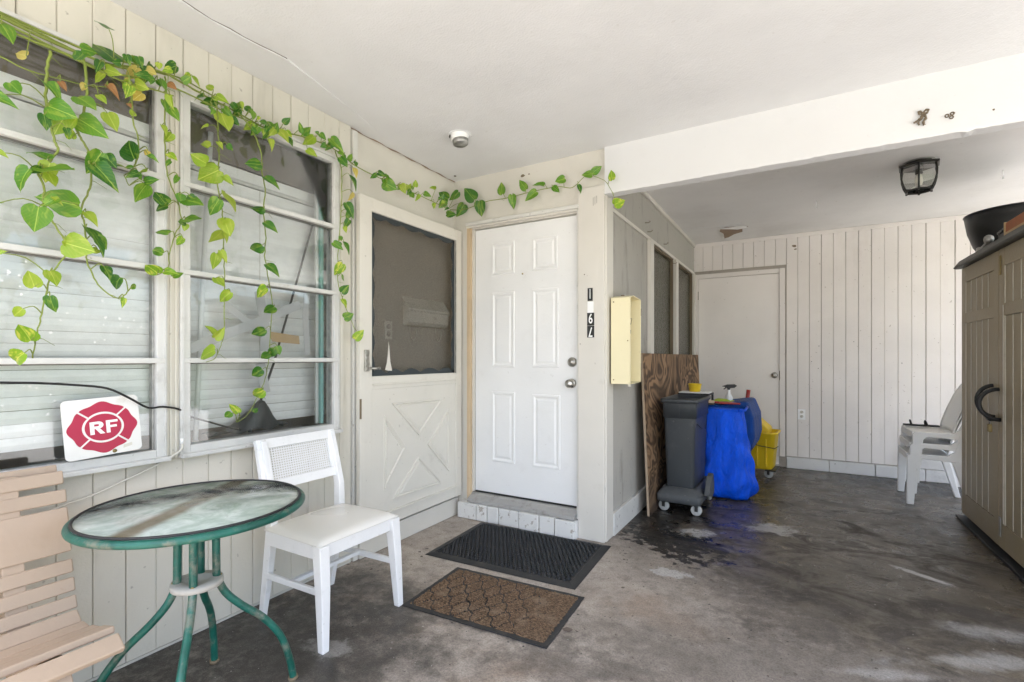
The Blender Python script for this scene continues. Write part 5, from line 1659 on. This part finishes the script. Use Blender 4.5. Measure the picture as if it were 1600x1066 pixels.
# ------------------------------------------------------------------ emblem sign on the window sill
sg = thing('emblem_sign', 'white square sign with red four-lobed emblem and letters RF on the window sill', 'sign', (-2.245, .82, .835))
ms = Matrix.Translation((-2.250, .8215, .858)) @ Matrix.Rotation(R(3.0), 4, 'X') @ Matrix.Rotation(R(-4), 4, 'Y')
Wd, Hd = .118, .218
def onsign(u, v, w): return ms @ Vector((w, u, v))
rp = [(x, y + Hd / 2) for x, y in rrect(Wd, Hd / 2, .016)]
MB().prism(rp, 0, .0035, onsign).build('plate', 'sign_white', sg, world=True)
ccy = Hd / 2 - .002
def lobe(a0, k):
    """one quarter of the emblem between two white diagonals"""
    pts = []
    A = [a0 - 45 + 90 * q / 20 for q in range(21)]
    for a in A:
        t = (a - a0) / 45
        rad = .100 * (1 - .085 * math.sin(abs(t) * math.pi) ** 2 - .055 * t * t)
        pts.append((a, rad))
    out = []
    for a, rad in pts:
        sx_ = 1.05; sy_ = .93
        out.append((rad * math.cos(R(a)) * sx_, rad * math.sin(R(a)) * sy_ + ccy))
    inn = []
    for a, rad in reversed(pts):
        inn.append((.0575 * math.cos(R(a)) * 1.05, .0575 * math.sin(R(a)) * .93 + ccy))
    poly = out + inn
    # open a gap along the diagonals
    dx_, dy_ = math.cos(R(a0)) * .0042, math.sin(R(a0)) * .0042
    return [(u + dx_, v + dy_) for u, v in poly]
for q in range(4):
    poly = lobe(90 * q, q)
    h = len(poly) // 2
    b = MB()
    vs = [onsign(u, v, .0042) for u, v in poly]
    b.add(vs, [(i, i + 1, len(poly) - 2 - i, len(poly) - 1 - i) for i in range(h - 1)])
    b.build('emblem_lobe', 'sign_red', sg, world=True)
dsk = MB().prism([(  .054 * math.cos(2 * math.pi * q / 40) * 1.05, .054 * math.sin(2 * math.pi * q / 40) * .93 + ccy) for q in range(40)], .0036, .0043, onsign)
dsk.build('emblem_disc', 'sign_red', sg, world=True)
def glyph(ch, cx_, hgt, wid):
    b = MB()
    def put(poly, w): b.prism([(cx_ + (u - .42) * wid, ccy + (v - .5) * hgt) for u, v in poly], .0045, w, onsign)
    if ch == 'R':
        put([(0, 0), (.25, 0), (.25, 1), (0, 1)], .0052)
        out = [(.2, 1.0), (.36, 1.0)] + [(.50 + .30 * math.sin(R(q)), .715 + .285 * math.cos(R(q))) for q in range(0, 181, 20)] + [(.36, .43), (.2, .43)]
        inn = [(.2, .80), (.36, .80)] + [(.46 + .085 * math.sin(R(q)), .715 + .085 * math.cos(R(q))) for q in range(0, 181, 20)] + [(.36, .63), (.2, .63)]
        for i in range(len(out) - 1): put([out[i], out[i + 1], inn[i + 1], inn[i]], .0053)
        put([(.30, .46), (.56, .46), (.86, 0), (.58, 0)], .0054)
    else:
        put([(0, 0), (.26, 0), (.26, 1), (0, 1)], .0052)
        put([(.24, .81), (.80, .81), (.80, 1), (.24, 1)], .0053)
        put([(.24, .41), (.72, .41), (.72, .59), (.24, .59)], .0053)
    b.build('letter', 'number_white', sg, world=True)
glyph('R', -.0195, .047, .052)
glyph('F', .0275, .047, .046)
MB().lathe([(.0075, 0), (.0065, .003), (0, .0035)], 12, ms @ T(.0035, .028, .011) @ ROT_POSX).build('bolt', 'brass', sg, world=True)
MB().prism([(.056, .016), (.085, .022), (.086, .034), (.058, .028)], .0036, .004, onsign).build('sticker_residue', 'cord', sg, world=True)

# ------------------------------------------------------------------ cables
cbp = [(-2.250, .25, 1.16), (-2.250, .481, 1.152), (-2.250, .538, 1.145), (-2.248, .632, 1.139), (-2.240, .736, 1.127), (-2.235, .821, 1.111), (-2.235, .892, 1.069), (-2.245, .958, 1.026), (-2.252, 1.015, 1.024), (-2.262, 1.076, 1.009), (-2.30, 1.12, .985), (-2.33, 1.15, .968), (-2.345, 1.249, .928), (-2.352, 1.338, .893), (-2.355, 1.40, .872)]
bc = thing('black_cable', 'black cable strung across the left window into the right one', 'cable', (-2.25, .8, 1.1))
MB().tube(smooth_path(cbp, 4), .0042, 8).build('lead', 'cable', bc, world=True)
MB().tube([(-2.355, 1.395, .873), (-2.356, 1.43, .868)], .008, 8).build('plug', 'black_plastic', bc, world=True)
wc = thing('hanging_wire', 'thin white cord hanging from the window down behind the table', 'cord', (-2.27, .95, .75))
MB().tube(smooth_path([(-2.268, 1.095, .862), (-2.258, 1.088, .836), (-2.262, 1.055, .812), (-2.272, .985, .777), (-2.278, .895, .744), (-2.282, .79, .708), (-2.285, .70, .69), (-2.286, .60, .66)], 4), .0042, 8).build('lead', 'cord', wc, world=True)
MB().tube([(-2.268, 1.095, .858), (-2.270, 1.096, .880)], .007, 8).build('clip', 'white_plastic', wc, world=True)

# ------------------------------------------------------------------ trailing pothos: strands with their leaves
STRANDS=[
[(-2.220,0.474,2.324),(-2.220,0.531,2.329),(-2.220,0.623,2.322),(-2.220,0.744,2.322),(-2.220,0.860,2.336),(-2.220,0.990,2.387),(-2.220,1.073,2.382),(-2.220,1.190,2.368),(-2.220,1.319,2.359),(-2.220,1.446,2.346),(-2.220,1.641,2.383),(-2.220,1.845,2.396),(-2.220,2.029,2.351),(-2.220,2.351,2.344),(-2.220,2.636,2.343),(-2.220,2.892,2.334)],
[(-2.210,0.472,2.311),(-2.210,0.529,2.311),(-2.210,0.637,2.300),(-2.210,0.741,2.291),(-2.210,0.806,2.290),(-2.210,0.887,2.312),(-2.210,0.986,2.341),(-2.210,1.106,2.340),(-2.210,1.226,2.334),(-2.210,1.359,2.338)],
[(-2.230,0.476,2.337),(-2.230,0.534,2.340),(-2.230,0.610,2.339),(-2.230,0.711,2.330),(-2.230,0.823,2.334),(-2.230,0.916,2.368),(-2.230,1.023,2.391)],
[(-2.200,0.470,2.295),(-2.200,0.526,2.288),(-2.200,0.594,2.286),(-2.200,0.684,2.288),(-2.200,0.774,2.280),(-2.200,0.862,2.277),(-2.200,0.959,2.294),(-2.200,1.028,2.301)],
[(-2.240,0.479,2.350),(-2.240,0.536,2.353),(-2.240,0.662,2.351),(-2.240,0.788,2.357),(-2.240,0.920,2.383),(-2.240,1.071,2.408),(-2.240,1.201,2.398),(-2.240,1.346,2.388)],
[(-2.190,0.468,2.195),(-2.190,0.524,2.189),(-2.190,0.584,2.179),(-2.190,0.648,2.186),(-2.190,0.734,2.202),(-2.190,0.828,2.234)],
[(-2.140,0.633,2.249),(-2.140,0.625,2.209),(-2.140,0.620,2.136),(-2.140,0.620,2.069),(-2.140,0.633,1.993),(-2.140,0.641,1.958),(-2.140,0.649,1.925),(-2.140,0.625,1.873),(-2.140,0.601,1.833),(-2.140,0.614,1.795),(-2.140,0.614,1.742),(-2.140,0.625,1.703),(-2.140,0.649,1.660),(-2.140,0.674,1.607),(-2.140,0.666,1.568),(-2.140,0.633,1.507),(-2.140,0.625,1.469),(-2.140,0.609,1.372),(-2.140,0.598,1.309),(-2.140,0.586,1.225)],
[(-2.160,0.724,2.288),(-2.160,0.729,2.252),(-2.160,0.733,2.175),(-2.160,0.729,2.117),(-2.160,0.715,2.054),(-2.160,0.703,2.033),(-2.160,0.715,1.998),(-2.160,0.736,1.966),(-2.160,0.738,1.928),(-2.160,0.747,1.885),(-2.160,0.738,1.814),(-2.160,0.718,1.752),(-2.160,0.727,1.698),(-2.160,0.733,1.609),(-2.160,0.736,1.565),(-2.160,0.760,1.500),(-2.160,0.798,1.458),(-2.160,0.833,1.448),(-2.160,0.857,1.477)],
[(-2.180,0.869,2.299),(-2.180,0.875,2.224),(-2.180,0.881,2.129),(-2.180,0.896,2.074),(-2.180,0.898,2.013),(-2.180,0.879,1.945),(-2.180,0.854,1.913),(-2.180,0.869,1.881)],
[(-2.225,1.011,2.378),(-2.225,1.013,2.301),(-2.225,1.011,2.221),(-2.225,1.011,2.090),(-2.225,1.020,1.975),(-2.225,1.059,1.880),(-2.225,1.071,1.803),(-2.225,1.051,1.745),(-2.225,1.027,1.660),(-2.225,1.020,1.593),(-2.225,0.981,1.561)],
[(-2.190,1.188,2.345),(-2.190,1.196,2.335),(-2.190,1.204,2.240),(-2.190,1.207,2.100),(-2.190,1.201,1.985),(-2.190,1.221,1.877),(-2.190,1.224,1.793),(-2.190,1.229,1.680),(-2.190,1.232,1.567),(-2.190,1.229,1.452),(-2.190,1.229,1.338),(-2.190,1.215,1.281),(-2.190,1.188,1.224),(-2.190,1.153,1.208)],
[(-2.200,1.298,2.351),(-2.200,1.368,2.295),(-2.200,1.410,2.204),(-2.200,1.416,2.114),(-2.200,1.433,2.027),(-2.200,1.420,1.931),(-2.200,1.433,1.826),(-2.200,1.429,1.718),(-2.200,1.443,1.627),(-2.200,1.466,1.506),(-2.200,1.463,1.412),(-2.200,1.453,1.286),(-2.200,1.443,1.178),(-2.200,1.423,1.101),(-2.200,1.384,1.027),(-2.200,1.338,0.956),(-2.200,1.292,0.932)],
[(-2.235,1.870,2.394),(-2.235,1.915,2.315),(-2.235,1.920,2.178),(-2.235,1.911,2.029),(-2.235,1.893,1.806),(-2.235,1.893,1.660),(-2.235,1.947,1.520),(-2.235,2.019,1.394)],
[(-2.329,3.050,2.388),(-2.176,3.050,2.370),(-1.982,3.050,2.397),(-1.815,3.050,2.394),(-1.604,3.050,2.404),(-1.404,3.050,2.406),(-1.286,3.050,2.380),(-1.194,3.050,2.441),(-1.104,3.050,2.412),(-1.039,3.050,2.358),(-0.987,3.050,2.237)]]
LEAVES=[
(0,(-2.200,0.529,2.298),(-2.161,0.552,2.240),"m"),
(0,(-2.200,0.588,2.227),(-2.239,0.566,2.244),"y"),
(0,(-2.200,0.812,2.450),(-2.249,0.784,2.493),"d"),
(0,(-2.200,0.832,2.342),(-2.279,0.786,2.430),"d"),
(0,(-2.200,1.148,2.357),(-2.248,1.120,2.352),"d"),
(0,(-2.200,1.196,2.363),(-2.259,1.162,2.329),"d"),
(0,(-2.200,1.185,2.403),(-2.236,1.164,2.433),"l"),
(0,(-2.200,1.201,2.382),(-2.153,1.228,2.359),"l"),
(0,(-2.200,1.316,2.383),(-2.228,1.300,2.418),"m"),
(0,(-2.200,1.353,2.387),(-2.231,1.335,2.414),"d"),
(0,(-2.200,1.304,2.366),(-2.230,1.287,2.318),"d"),
(0,(-2.200,1.223,2.313),(-2.172,1.239,2.216),"l"),
(0,(-2.200,1.365,2.332),(-2.234,1.346,2.287),"l"),
(0,(-2.200,1.449,2.327),(-2.227,1.434,2.281),"d"),
(0,(-2.200,1.463,2.354),(-2.222,1.450,2.395),"m"),
(0,(-2.200,1.469,2.335),(-2.167,1.488,2.376),"m"),
(0,(-2.200,1.503,2.356),(-2.150,1.532,2.298),"l"),
(0,(-2.200,1.641,2.388),(-2.165,1.661,2.435),"m"),
(0,(-2.200,1.704,2.400),(-2.250,1.675,2.345),"l"),
(0,(-2.200,1.744,2.433),(-2.170,1.761,2.402),"m"),
(0,(-2.200,1.828,2.420),(-2.237,1.807,2.364),"d"),
(0,(-2.200,1.815,2.433),(-2.136,1.852,2.370),"m"),
(0,(-2.200,1.881,2.354),(-2.163,1.903,2.300),"d"),
(0,(-2.200,2.152,2.350),(-2.234,2.133,2.315),"d"),
(0,(-2.200,2.168,2.363),(-2.156,2.194,2.343),"d"),
(0,(-2.200,2.217,2.319),(-2.124,2.261,2.272),"m"),
(0,(-2.200,2.371,2.355),(-2.175,2.386,2.289),"l"),
(0,(-2.200,2.426,2.334),(-2.164,2.447,2.376),"l"),
(0,(-2.200,2.546,2.340),(-2.219,2.535,2.287),"l"),
(0,(-2.200,2.599,2.364),(-2.158,2.623,2.342),"m"),
(0,(-2.200,2.717,2.426),(-2.243,2.692,2.458),"l"),
(0,(-2.200,2.865,2.400),(-2.273,2.823,2.452),"d"),
(0,(-2.200,2.992,2.489),(-2.259,2.958,2.411),"d"),
(0,(-2.200,2.835,2.377),(-2.249,2.807,2.316),"m"),
(0,(-2.200,2.850,2.283),(-2.131,2.890,2.287),"d"),
(0,(-2.200,3.067,2.413),(-2.247,3.040,2.308),"d"),
(0,(-2.200,1.040,2.431),(-2.258,1.007,2.407),"d"),
(0,(-2.200,0.932,2.357),(-2.152,0.960,2.332),"y"),
(0,(-2.200,0.939,2.365),(-2.231,0.921,2.300),"d"),
(0,(-2.200,0.902,2.351),(-2.234,0.882,2.292),"y"),
(0,(-2.200,0.896,2.289),(-2.155,0.922,2.264),"l"),
(0,(-2.200,0.919,2.260),(-2.237,0.898,2.228),"y"),
(0,(-2.200,1.009,2.344),(-2.166,1.028,2.321),"b"),
(0,(-2.200,0.879,2.285),(-2.228,0.863,2.256),"l"),
(0,(-2.200,0.803,2.295),(-2.153,0.830,2.276),"l"),
(0,(-2.200,0.797,2.276),(-2.241,0.773,2.245),"l"),
(0,(-2.200,1.449,2.287),(-2.173,1.465,2.243),"l"),
(0,(-2.200,1.546,2.337),(-2.167,1.565,2.292),"d"),
(0,(-2.200,1.940,2.361),(-2.178,1.953,2.398),"m"),
(0,(-2.200,1.665,2.317),(-2.151,1.693,2.284),"l"),
(0,(-2.200,1.066,2.378),(-2.167,1.085,2.404),"m"),
(0,(-2.200,1.235,2.341),(-2.170,1.252,2.306),"m"),
(0,(-2.200,1.394,2.326),(-2.229,1.377,2.277),"m"),
(5,(-2.160,0.662,2.167),(-2.141,0.673,2.139),"b"),
(5,(-2.160,0.733,2.186),(-2.196,0.712,2.179),"y"),
(5,(-2.160,0.794,2.218),(-2.122,0.816,2.188),"b"),
(5,(-2.160,0.767,2.171),(-2.132,0.783,2.143),"l"),
(6,(-2.110,0.611,2.122),(-2.059,0.640,2.084),"m"),
(6,(-2.110,0.488,2.024),(-2.057,0.518,2.012),"m"),
(6,(-2.110,0.527,2.082),(-2.068,0.551,2.034),"m"),
(6,(-2.110,0.665,2.051),(-2.161,0.636,1.969),"L"),
(6,(-2.110,0.618,2.051),(-2.029,0.665,2.016),"m"),
(6,(-2.110,0.614,1.878),(-2.175,0.577,1.928),"m"),
(6,(-2.110,0.570,1.827),(-2.169,0.536,1.756),"m"),
(6,(-2.110,0.594,1.846),(-2.137,0.579,1.811),"d"),
(6,(-2.110,0.602,1.840),(-2.002,0.664,1.815),"m"),
(6,(-2.110,0.621,1.866),(-2.132,0.608,1.796),"l"),
(6,(-2.110,0.695,1.745),(-2.229,0.626,1.778),"m"),
(6,(-2.110,0.593,1.713),(-2.123,0.585,1.622),"m"),
(6,(-2.110,0.583,1.455),(-2.129,0.572,1.519),"l"),
(6,(-2.110,0.621,1.511),(-2.085,0.636,1.460),"L"),
(6,(-2.110,0.555,1.381),(-2.147,0.534,1.350),"l"),
(6,(-2.110,0.574,1.282),(-2.142,0.556,1.348),"v"),
(6,(-2.110,0.559,1.241),(-2.171,0.524,1.198),"v"),
(6,(-2.110,0.499,1.857),(-2.086,0.513,1.851),"l"),
(6,(-2.110,0.499,1.700),(-2.089,0.511,1.698),"l"),
(6,(-2.110,0.499,1.549),(-2.089,0.511,1.554),"l"),
(6,(-2.110,0.660,1.611),(-2.021,0.711,1.581),"L"),
(7,(-2.130,0.700,2.124),(-2.071,0.734,2.085),"m"),
(7,(-2.130,0.783,2.105),(-2.098,0.801,2.041),"l"),
(7,(-2.130,0.702,2.050),(-2.045,0.751,1.991),"m"),
(7,(-2.130,0.764,1.954),(-2.181,0.734,1.867),"m"),
(7,(-2.130,0.749,1.903),(-2.067,0.785,1.840),"d"),
(7,(-2.130,0.775,1.951),(-2.094,0.796,1.907),"d"),
(7,(-2.130,0.845,1.926),(-2.175,0.819,1.955),"d"),
(7,(-2.130,0.721,1.733),(-2.088,0.745,1.693),"l"),
(7,(-2.130,0.721,1.679),(-2.045,0.770,1.599),"d"),
(7,(-2.130,0.772,1.552),(-2.101,0.789,1.508),"d"),
(7,(-2.130,0.821,1.520),(-2.166,0.800,1.471),"d"),
(7,(-2.130,0.869,1.491),(-2.157,0.853,1.498),"m"),
(8,(-2.150,0.873,1.978),(-2.196,0.847,2.080),"d"),
(8,(-2.150,0.853,2.177),(-2.138,0.860,2.163),"b"),
(8,(-2.150,0.911,1.889),(-2.199,0.883,1.827),"m"),
(8,(-2.150,0.907,1.902),(-2.104,0.934,1.917),"d"),
(8,(-2.150,0.919,2.024),(-2.162,0.912,2.005),"y"),
(8,(-2.150,0.919,2.007),(-2.115,0.939,1.990),"m"),
(8,(-2.150,0.915,1.949),(-2.182,0.897,1.946),"l"),
(9,(-2.195,0.993,2.265),(-2.178,1.003,2.216),"m"),
(9,(-2.195,1.016,2.242),(-2.161,1.035,2.198),"m"),
(9,(-2.195,0.986,2.162),(-2.171,1.000,2.126),"l"),
(9,(-2.195,1.021,2.142),(-2.220,1.006,2.098),"l"),
(9,(-2.195,1.009,2.057),(-2.161,1.028,2.031),"v"),
(9,(-2.195,1.018,2.029),(-2.222,1.002,2.010),"m"),
(9,(-2.195,1.047,1.975),(-2.220,1.032,1.946),"m"),
(9,(-2.195,0.997,1.851),(-2.235,0.974,1.915),"d"),
(9,(-2.195,1.006,1.843),(-2.258,0.970,1.835),"d"),
(9,(-2.195,1.071,1.887),(-2.123,1.113,1.871),"m"),
(9,(-2.195,1.071,1.804),(-2.123,1.113,1.794),"m"),
(9,(-2.195,1.009,1.732),(-2.251,0.976,1.750),"m"),
(9,(-2.195,1.064,1.725),(-2.227,1.045,1.693),"v"),
(9,(-2.195,0.988,1.647),(-2.251,0.956,1.675),"m"),
(9,(-2.195,0.970,1.564),(-2.244,0.942,1.613),"v"),
(9,(-2.195,0.995,1.576),(-2.148,1.022,1.573),"v"),
(10,(-2.160,1.145,2.217),(-2.198,1.123,2.214),"l"),
(10,(-2.160,1.148,2.127),(-2.201,1.124,2.171),"l"),
(10,(-2.160,1.185,2.164),(-2.136,1.199,2.136),"l"),
(10,(-2.160,1.137,2.055),(-2.219,1.103,2.091),"l"),
(10,(-2.160,1.188,2.042),(-2.250,1.136,1.992),"L"),
(10,(-2.160,1.212,2.022),(-2.123,1.233,1.991),"l"),
(10,(-2.160,1.218,1.951),(-2.106,1.249,1.869),"L"),
(10,(-2.160,1.190,1.915),(-2.206,1.164,1.840),"m"),
(10,(-2.160,1.212,1.834),(-2.131,1.229,1.755),"L"),
(10,(-2.160,1.204,1.779),(-2.211,1.175,1.720),"L"),
(10,(-2.160,1.198,1.694),(-2.133,1.214,1.643),"l"),
(10,(-2.160,1.179,1.676),(-2.167,1.175,1.601),"l"),
(10,(-2.160,1.177,1.571),(-2.129,1.195,1.524),"l"),
(10,(-2.160,1.240,1.517),(-2.216,1.207,1.466),"l"),
(10,(-2.160,1.171,1.329),(-2.191,1.153,1.385),"l"),
(10,(-2.160,1.174,1.313),(-2.119,1.198,1.349),"l"),
(10,(-2.160,1.171,1.258),(-2.239,1.126,1.230),"l"),
(11,(-2.170,1.387,2.138),(-2.235,1.350,2.147),"d"),
(11,(-2.170,1.410,2.085),(-2.102,1.449,2.046),"d"),
(11,(-2.170,1.400,1.937),(-2.230,1.365,1.912),"d"),
(11,(-2.170,1.410,1.869),(-2.112,1.443,1.833),"d"),
(11,(-2.170,1.394,1.756),(-2.230,1.359,1.723),"d"),
(11,(-2.170,1.420,1.670),(-2.109,1.455,1.627),"d"),
(11,(-2.170,1.416,1.560),(-2.228,1.383,1.514),"v"),
(11,(-2.170,1.456,1.472),(-2.218,1.428,1.435),"d"),
(11,(-2.170,1.407,1.361),(-2.236,1.369,1.325),"d"),
(11,(-2.170,1.459,1.265),(-2.205,1.439,1.224),"d"),
(11,(-2.170,1.429,1.246),(-2.209,1.406,1.218),"d"),
(11,(-2.170,1.394,1.170),(-2.225,1.362,1.134),"d"),
(11,(-2.170,1.400,1.073),(-2.225,1.368,1.027),"v"),
(11,(-2.170,1.281,0.978),(-2.205,1.261,1.030),"v"),
(11,(-2.170,1.249,0.981),(-2.202,1.230,0.953),"m"),
(12,(-2.205,1.949,2.277),(-2.148,1.982,2.199),"d"),
(12,(-2.205,1.982,2.328),(-2.182,1.995,2.273),"y"),
(12,(-2.205,1.926,2.108),(-2.161,1.952,2.028),"d"),
(12,(-2.205,1.949,2.019),(-2.243,1.927,1.968),"d"),
(12,(-2.205,1.837,1.867),(-2.156,1.865,1.828),"m"),
(12,(-2.205,1.908,1.882),(-2.161,1.933,1.820),"d"),
(12,(-2.205,1.899,1.757),(-2.249,1.873,1.684),"v"),
(12,(-2.205,1.894,1.597),(-2.164,1.918,1.644),"d"),
(12,(-2.205,1.894,1.557),(-2.170,1.914,1.513),"v"),
(12,(-2.205,1.912,1.453),(-2.154,1.941,1.479),"m"),
(12,(-2.205,1.991,1.336),(-2.156,2.019,1.395),"v"),
(12,(-2.205,1.977,2.182),(-2.227,1.964,2.126),"y"),
(12,(-2.205,1.958,2.073),(-2.230,1.943,2.018),"m"),
(13,(-2.079,3.030,2.422),(-2.154,2.987,2.523),"d"),
(13,(-2.032,3.030,2.400),(-2.020,3.037,2.275),"d"),
(13,(-1.830,3.030,2.423),(-1.850,3.018,2.526),"m"),
(13,(-1.749,3.030,2.400),(-1.741,3.034,2.294),"m"),
(13,(-1.634,3.030,2.422),(-1.689,2.998,2.499),"m"),
(13,(-1.553,3.030,2.390),(-1.630,2.985,2.332),"m"),
(13,(-1.493,3.030,2.424),(-1.566,2.988,2.451),"m"),
(13,(-1.338,3.030,2.444),(-1.402,2.993,2.414),"m"),
(13,(-1.424,3.030,2.403),(-1.378,3.056,2.363),"m"),
(13,(-1.236,3.030,2.383),(-1.214,3.043,2.323),"d"),
(13,(-1.141,3.030,2.429),(-1.203,2.994,2.446),"m"),
(13,(-1.137,3.030,2.445),(-1.082,3.062,2.491),"m"),
(13,(-1.002,3.030,2.374),(-1.016,3.022,2.448),"v"),
(13,(-0.989,3.030,2.211),(-0.921,3.069,2.248),"v")]

for si in range(6):
    x_, y_, z_ = STRANDS[si][0]
    STRANDS[si][:0] = [(x_, -.75, z_ - .02 + .012 * si), (x_ + .01, -.25, z_ + .02), (x_, y_ - .30, z_ - .005)]
def leaf_mesh(tone, wid, droop, fold, wave):
    st_ = [(-.05, .14, .02), (-.02, .28, .03), (.07, .41, .07), (.22, .475, .20), (.42, .45, .41), (.64, .335, .64), (.83, .16, .83), (1.0, .0, 1.0)]
    b = MB(); vs = []
    for ye, hw_, ym in st_:
        for s, k in ((-1, 1.0), (-1, .5), (0, 0), (1, .5), (1, 1.0)):
            y = ym + (ye - ym) * k ** 1.5
            x = s * k * hw_ * wid
            z = fold * abs(x) - droop * y * abs(y) + wave * math.sin(y * 9 + s * 1.3) * k
            vs.append((x, y, z))
    fs = []
    for i in range(len(st_) - 1):
        for j in range(4):
            a = i * 5 + j
            fs.append((a, a + 1, a + 6, a + 5))
    b.add(vs, fs, True)
    me = b.mesh('leaf', 'leaf_' + tone)
    return me
random.seed(17)
LM = {}
for tone in 'dmlvyb':
    LM[tone] = [leaf_mesh(tone, w, dr, fo, wa) for w, dr, fo, wa in ((.92, .22, .10, .02), (.82, .34, .22, .025), (1.0, .14, .04, .03), (.70, .42, .40, .025), (.85, .60, .55, .03), (.95, -.18, .15, .04))]
vine = thing('trailing_pothos', 'green and lime pothos vine trailing along the wall top and hanging over both windows', 'plant', (-2.22, .9, 2.35))
random.seed(23)
for si, n_extra, sz in ((0, 60, .042), (1, 12, .042), (3, 8, .045), (4, 10, .042), (6, 7, .05), (7, 7, .05), (8, 5, .045), (9, 6, .038), (10, 4, .045), (11, 3, .042), (12, 4, .036)):
    P_ = smooth_path(STRANDS[si], 5)
    for q in range(n_extra):
        p_ = P_[random.randrange(3, len(P_) - 2)]
        if p_.y < (.80 if si < 5 else .5): continue
        a_ = p_ + Vector((random.uniform(.015, .05), random.uniform(-.03, .03), random.uniform(-.03, .035)))
        th = random.uniform(-1.2, 4.3) if random.random() < .3 else random.uniform(3.5, 5.9)
        L_ = sz * random.uniform(.55, 1.25)
        LEAVES.append((si, tuple(a_), tuple(a_ + Vector((random.uniform(-.2, .5) * L_, math.cos(th) * L_, math.sin(th) * L_))), random.choice('dddmmmllv' if si < 5 else 'mmllvd')))
strand_obj = []
petioles = [[] for _ in STRANDS]
paths = [smooth_path(s, 5) for s in STRANDS]
for si, a, c, tone in LEAVES:
    a = Vector(a); c = Vector(c)
    best = min(paths[si], key=lambda p: (p - a).length)
    petioles[si].append((best, a))
for si, P in enumerate(paths):
    b = MB()
    r0 = .0058 if si in (0, 1, 2, 3, 4) else (.0046 if si in (6, 7) else .0034)
    nn = len(P)
    b.tube([p + Vector((random.uniform(-.002, .002), random.uniform(-.002, .002), 0)) for p in P], [max(.0016, r0 * (1 - .55 * i / nn)) for i in range(nn)], 7)
    for q, a in petioles[si]:
        dd = (a - q).length
        if dd < .004: continue
        mid = (q + a) / 2 + Vector((.012 if si < 13 else 0, 0 if si < 13 else -.012, .012 + .06 * dd))
        b.tube(smooth_path([q, mid, a], 3), [.0021, .0020, .0019, .0018, .0017, .0016, .0015], 5)
    # aerial roots
    for k in range(3, nn - 3, 11):
        p = P[k]
        b.tube([p, p + Vector((.004, random.uniform(.01, .03), -.004)), p + Vector((.002, random.uniform(.03, .055), random.uniform(-.03, .0)))], [.0013, .001, .0006], 5)
    strand_obj.append(b.build('strand', 'stem', vine, world=True))
for si, a, c, tone in LEAVES:
    a = Vector(a); c = Vector(c)
    L = (c - a).length
    if tone == 'L': tone = 'l'; bigv = 2
    else: bigv = None
    big = L * .94
    yv = (c - a).normalized()
    out = Vector((1, 0, 0)) if si < 13 else Vector((0, -1, 0))
    out = (out * .5 + (Vector((0, 0, 1.226)) - a).normalized() * .5) + Vector((random.uniform(-.3, .3), random.uniform(-.35, .35), random.uniform(-.05, .55)))
    zv = (out - yv * out.dot(yv)).normalized()
    xv = yv.cross(zv)
    m_ = Matrix((xv, yv, zv)).transposed().to_4x4() @ Matrix.Rotation(random.uniform(-.55, .55), 4, 'Y')
    k = bigv if bigv is not None else random.choice((0, 0, 1, 1, 2, 3, 4, 5))
    wsc = random.uniform(.76, 1.0)
    if L < .035: wsc *= 1.2
    o = link('leaf', LM[tone][k], strand_obj[si])
    o.matrix_basis = Matrix.Translation(a - yv * big * .04) @ m_ @ Matrix.Diagonal((big * wsc, big, big, 1))

# ------------------------------------------------------------------ litter on the slab
random.seed(9)
lt_ = MB()
for k in range(330):
    if k >= 150: x, y = (random.gauss(-.62, .25), random.gauss(3.35, .28)) if k < 270 else (random.uniform(-1.0, .9), random.uniform(1.7, 5.5))
    elif k < 70: x, y = random.gauss(-.75, .28), random.gauss(3.25, .35)
    elif k < 100: x, y = random.uniform(-1.0, .9), random.uniform(1.7, 4.5)
    elif k < 125: x, y = random.gauss(-2.05, .15), random.uniform(1.9, 2.9)
    else: x, y = random.gauss(1.1, .25), random.gauss(6.0, .12)
    if -2.02 < x < -.98 and 2.33 < y < 3.06: continue
    if x < -1.02 and y > 3.0: continue
    s_ = random.uniform(.0025, .009) * (1.8 if random.random() < .12 else 1)
    a0 = random.uniform(0, 6)
    z = .0015
    lt_.add([(x + s_ * random.uniform(.5, 1.2) * math.cos(a0 + q * 1.047), y + s_ * random.uniform(.4, 1) * math.sin(a0 + q * 1.047), z + random.uniform(0, .004)) for q in range(6)], [(0, 1, 2, 3, 4, 5)])
tag(lt_.build('floor_litter', 'brown_board'), 'scattered dark crumbs and leaf bits on the concrete', 'litter', kind='stuff')
fl_ = thing('fallen_leaf', 'small dark fallen leaf on the concrete right of the carpet mat', 'leaf', (-.875, 2.016, .002))
MB().add([(-.90, 2.01, .004), (-.885, 2.03, .006), (-.865, 2.036, .003), (-.85, 2.02, .007), (-.86, 2.0, .004), (-.885, 1.998, .003)], [(0, 1, 2, 3, 4, 5)]).build('blade', 'brown_board', fl_, world=True)
MB().tube([(-.90, 2.01, .004), (-.915, 2.002, .003)], .0012, 5).build('stalk', 'brown_board', fl_, world=True)
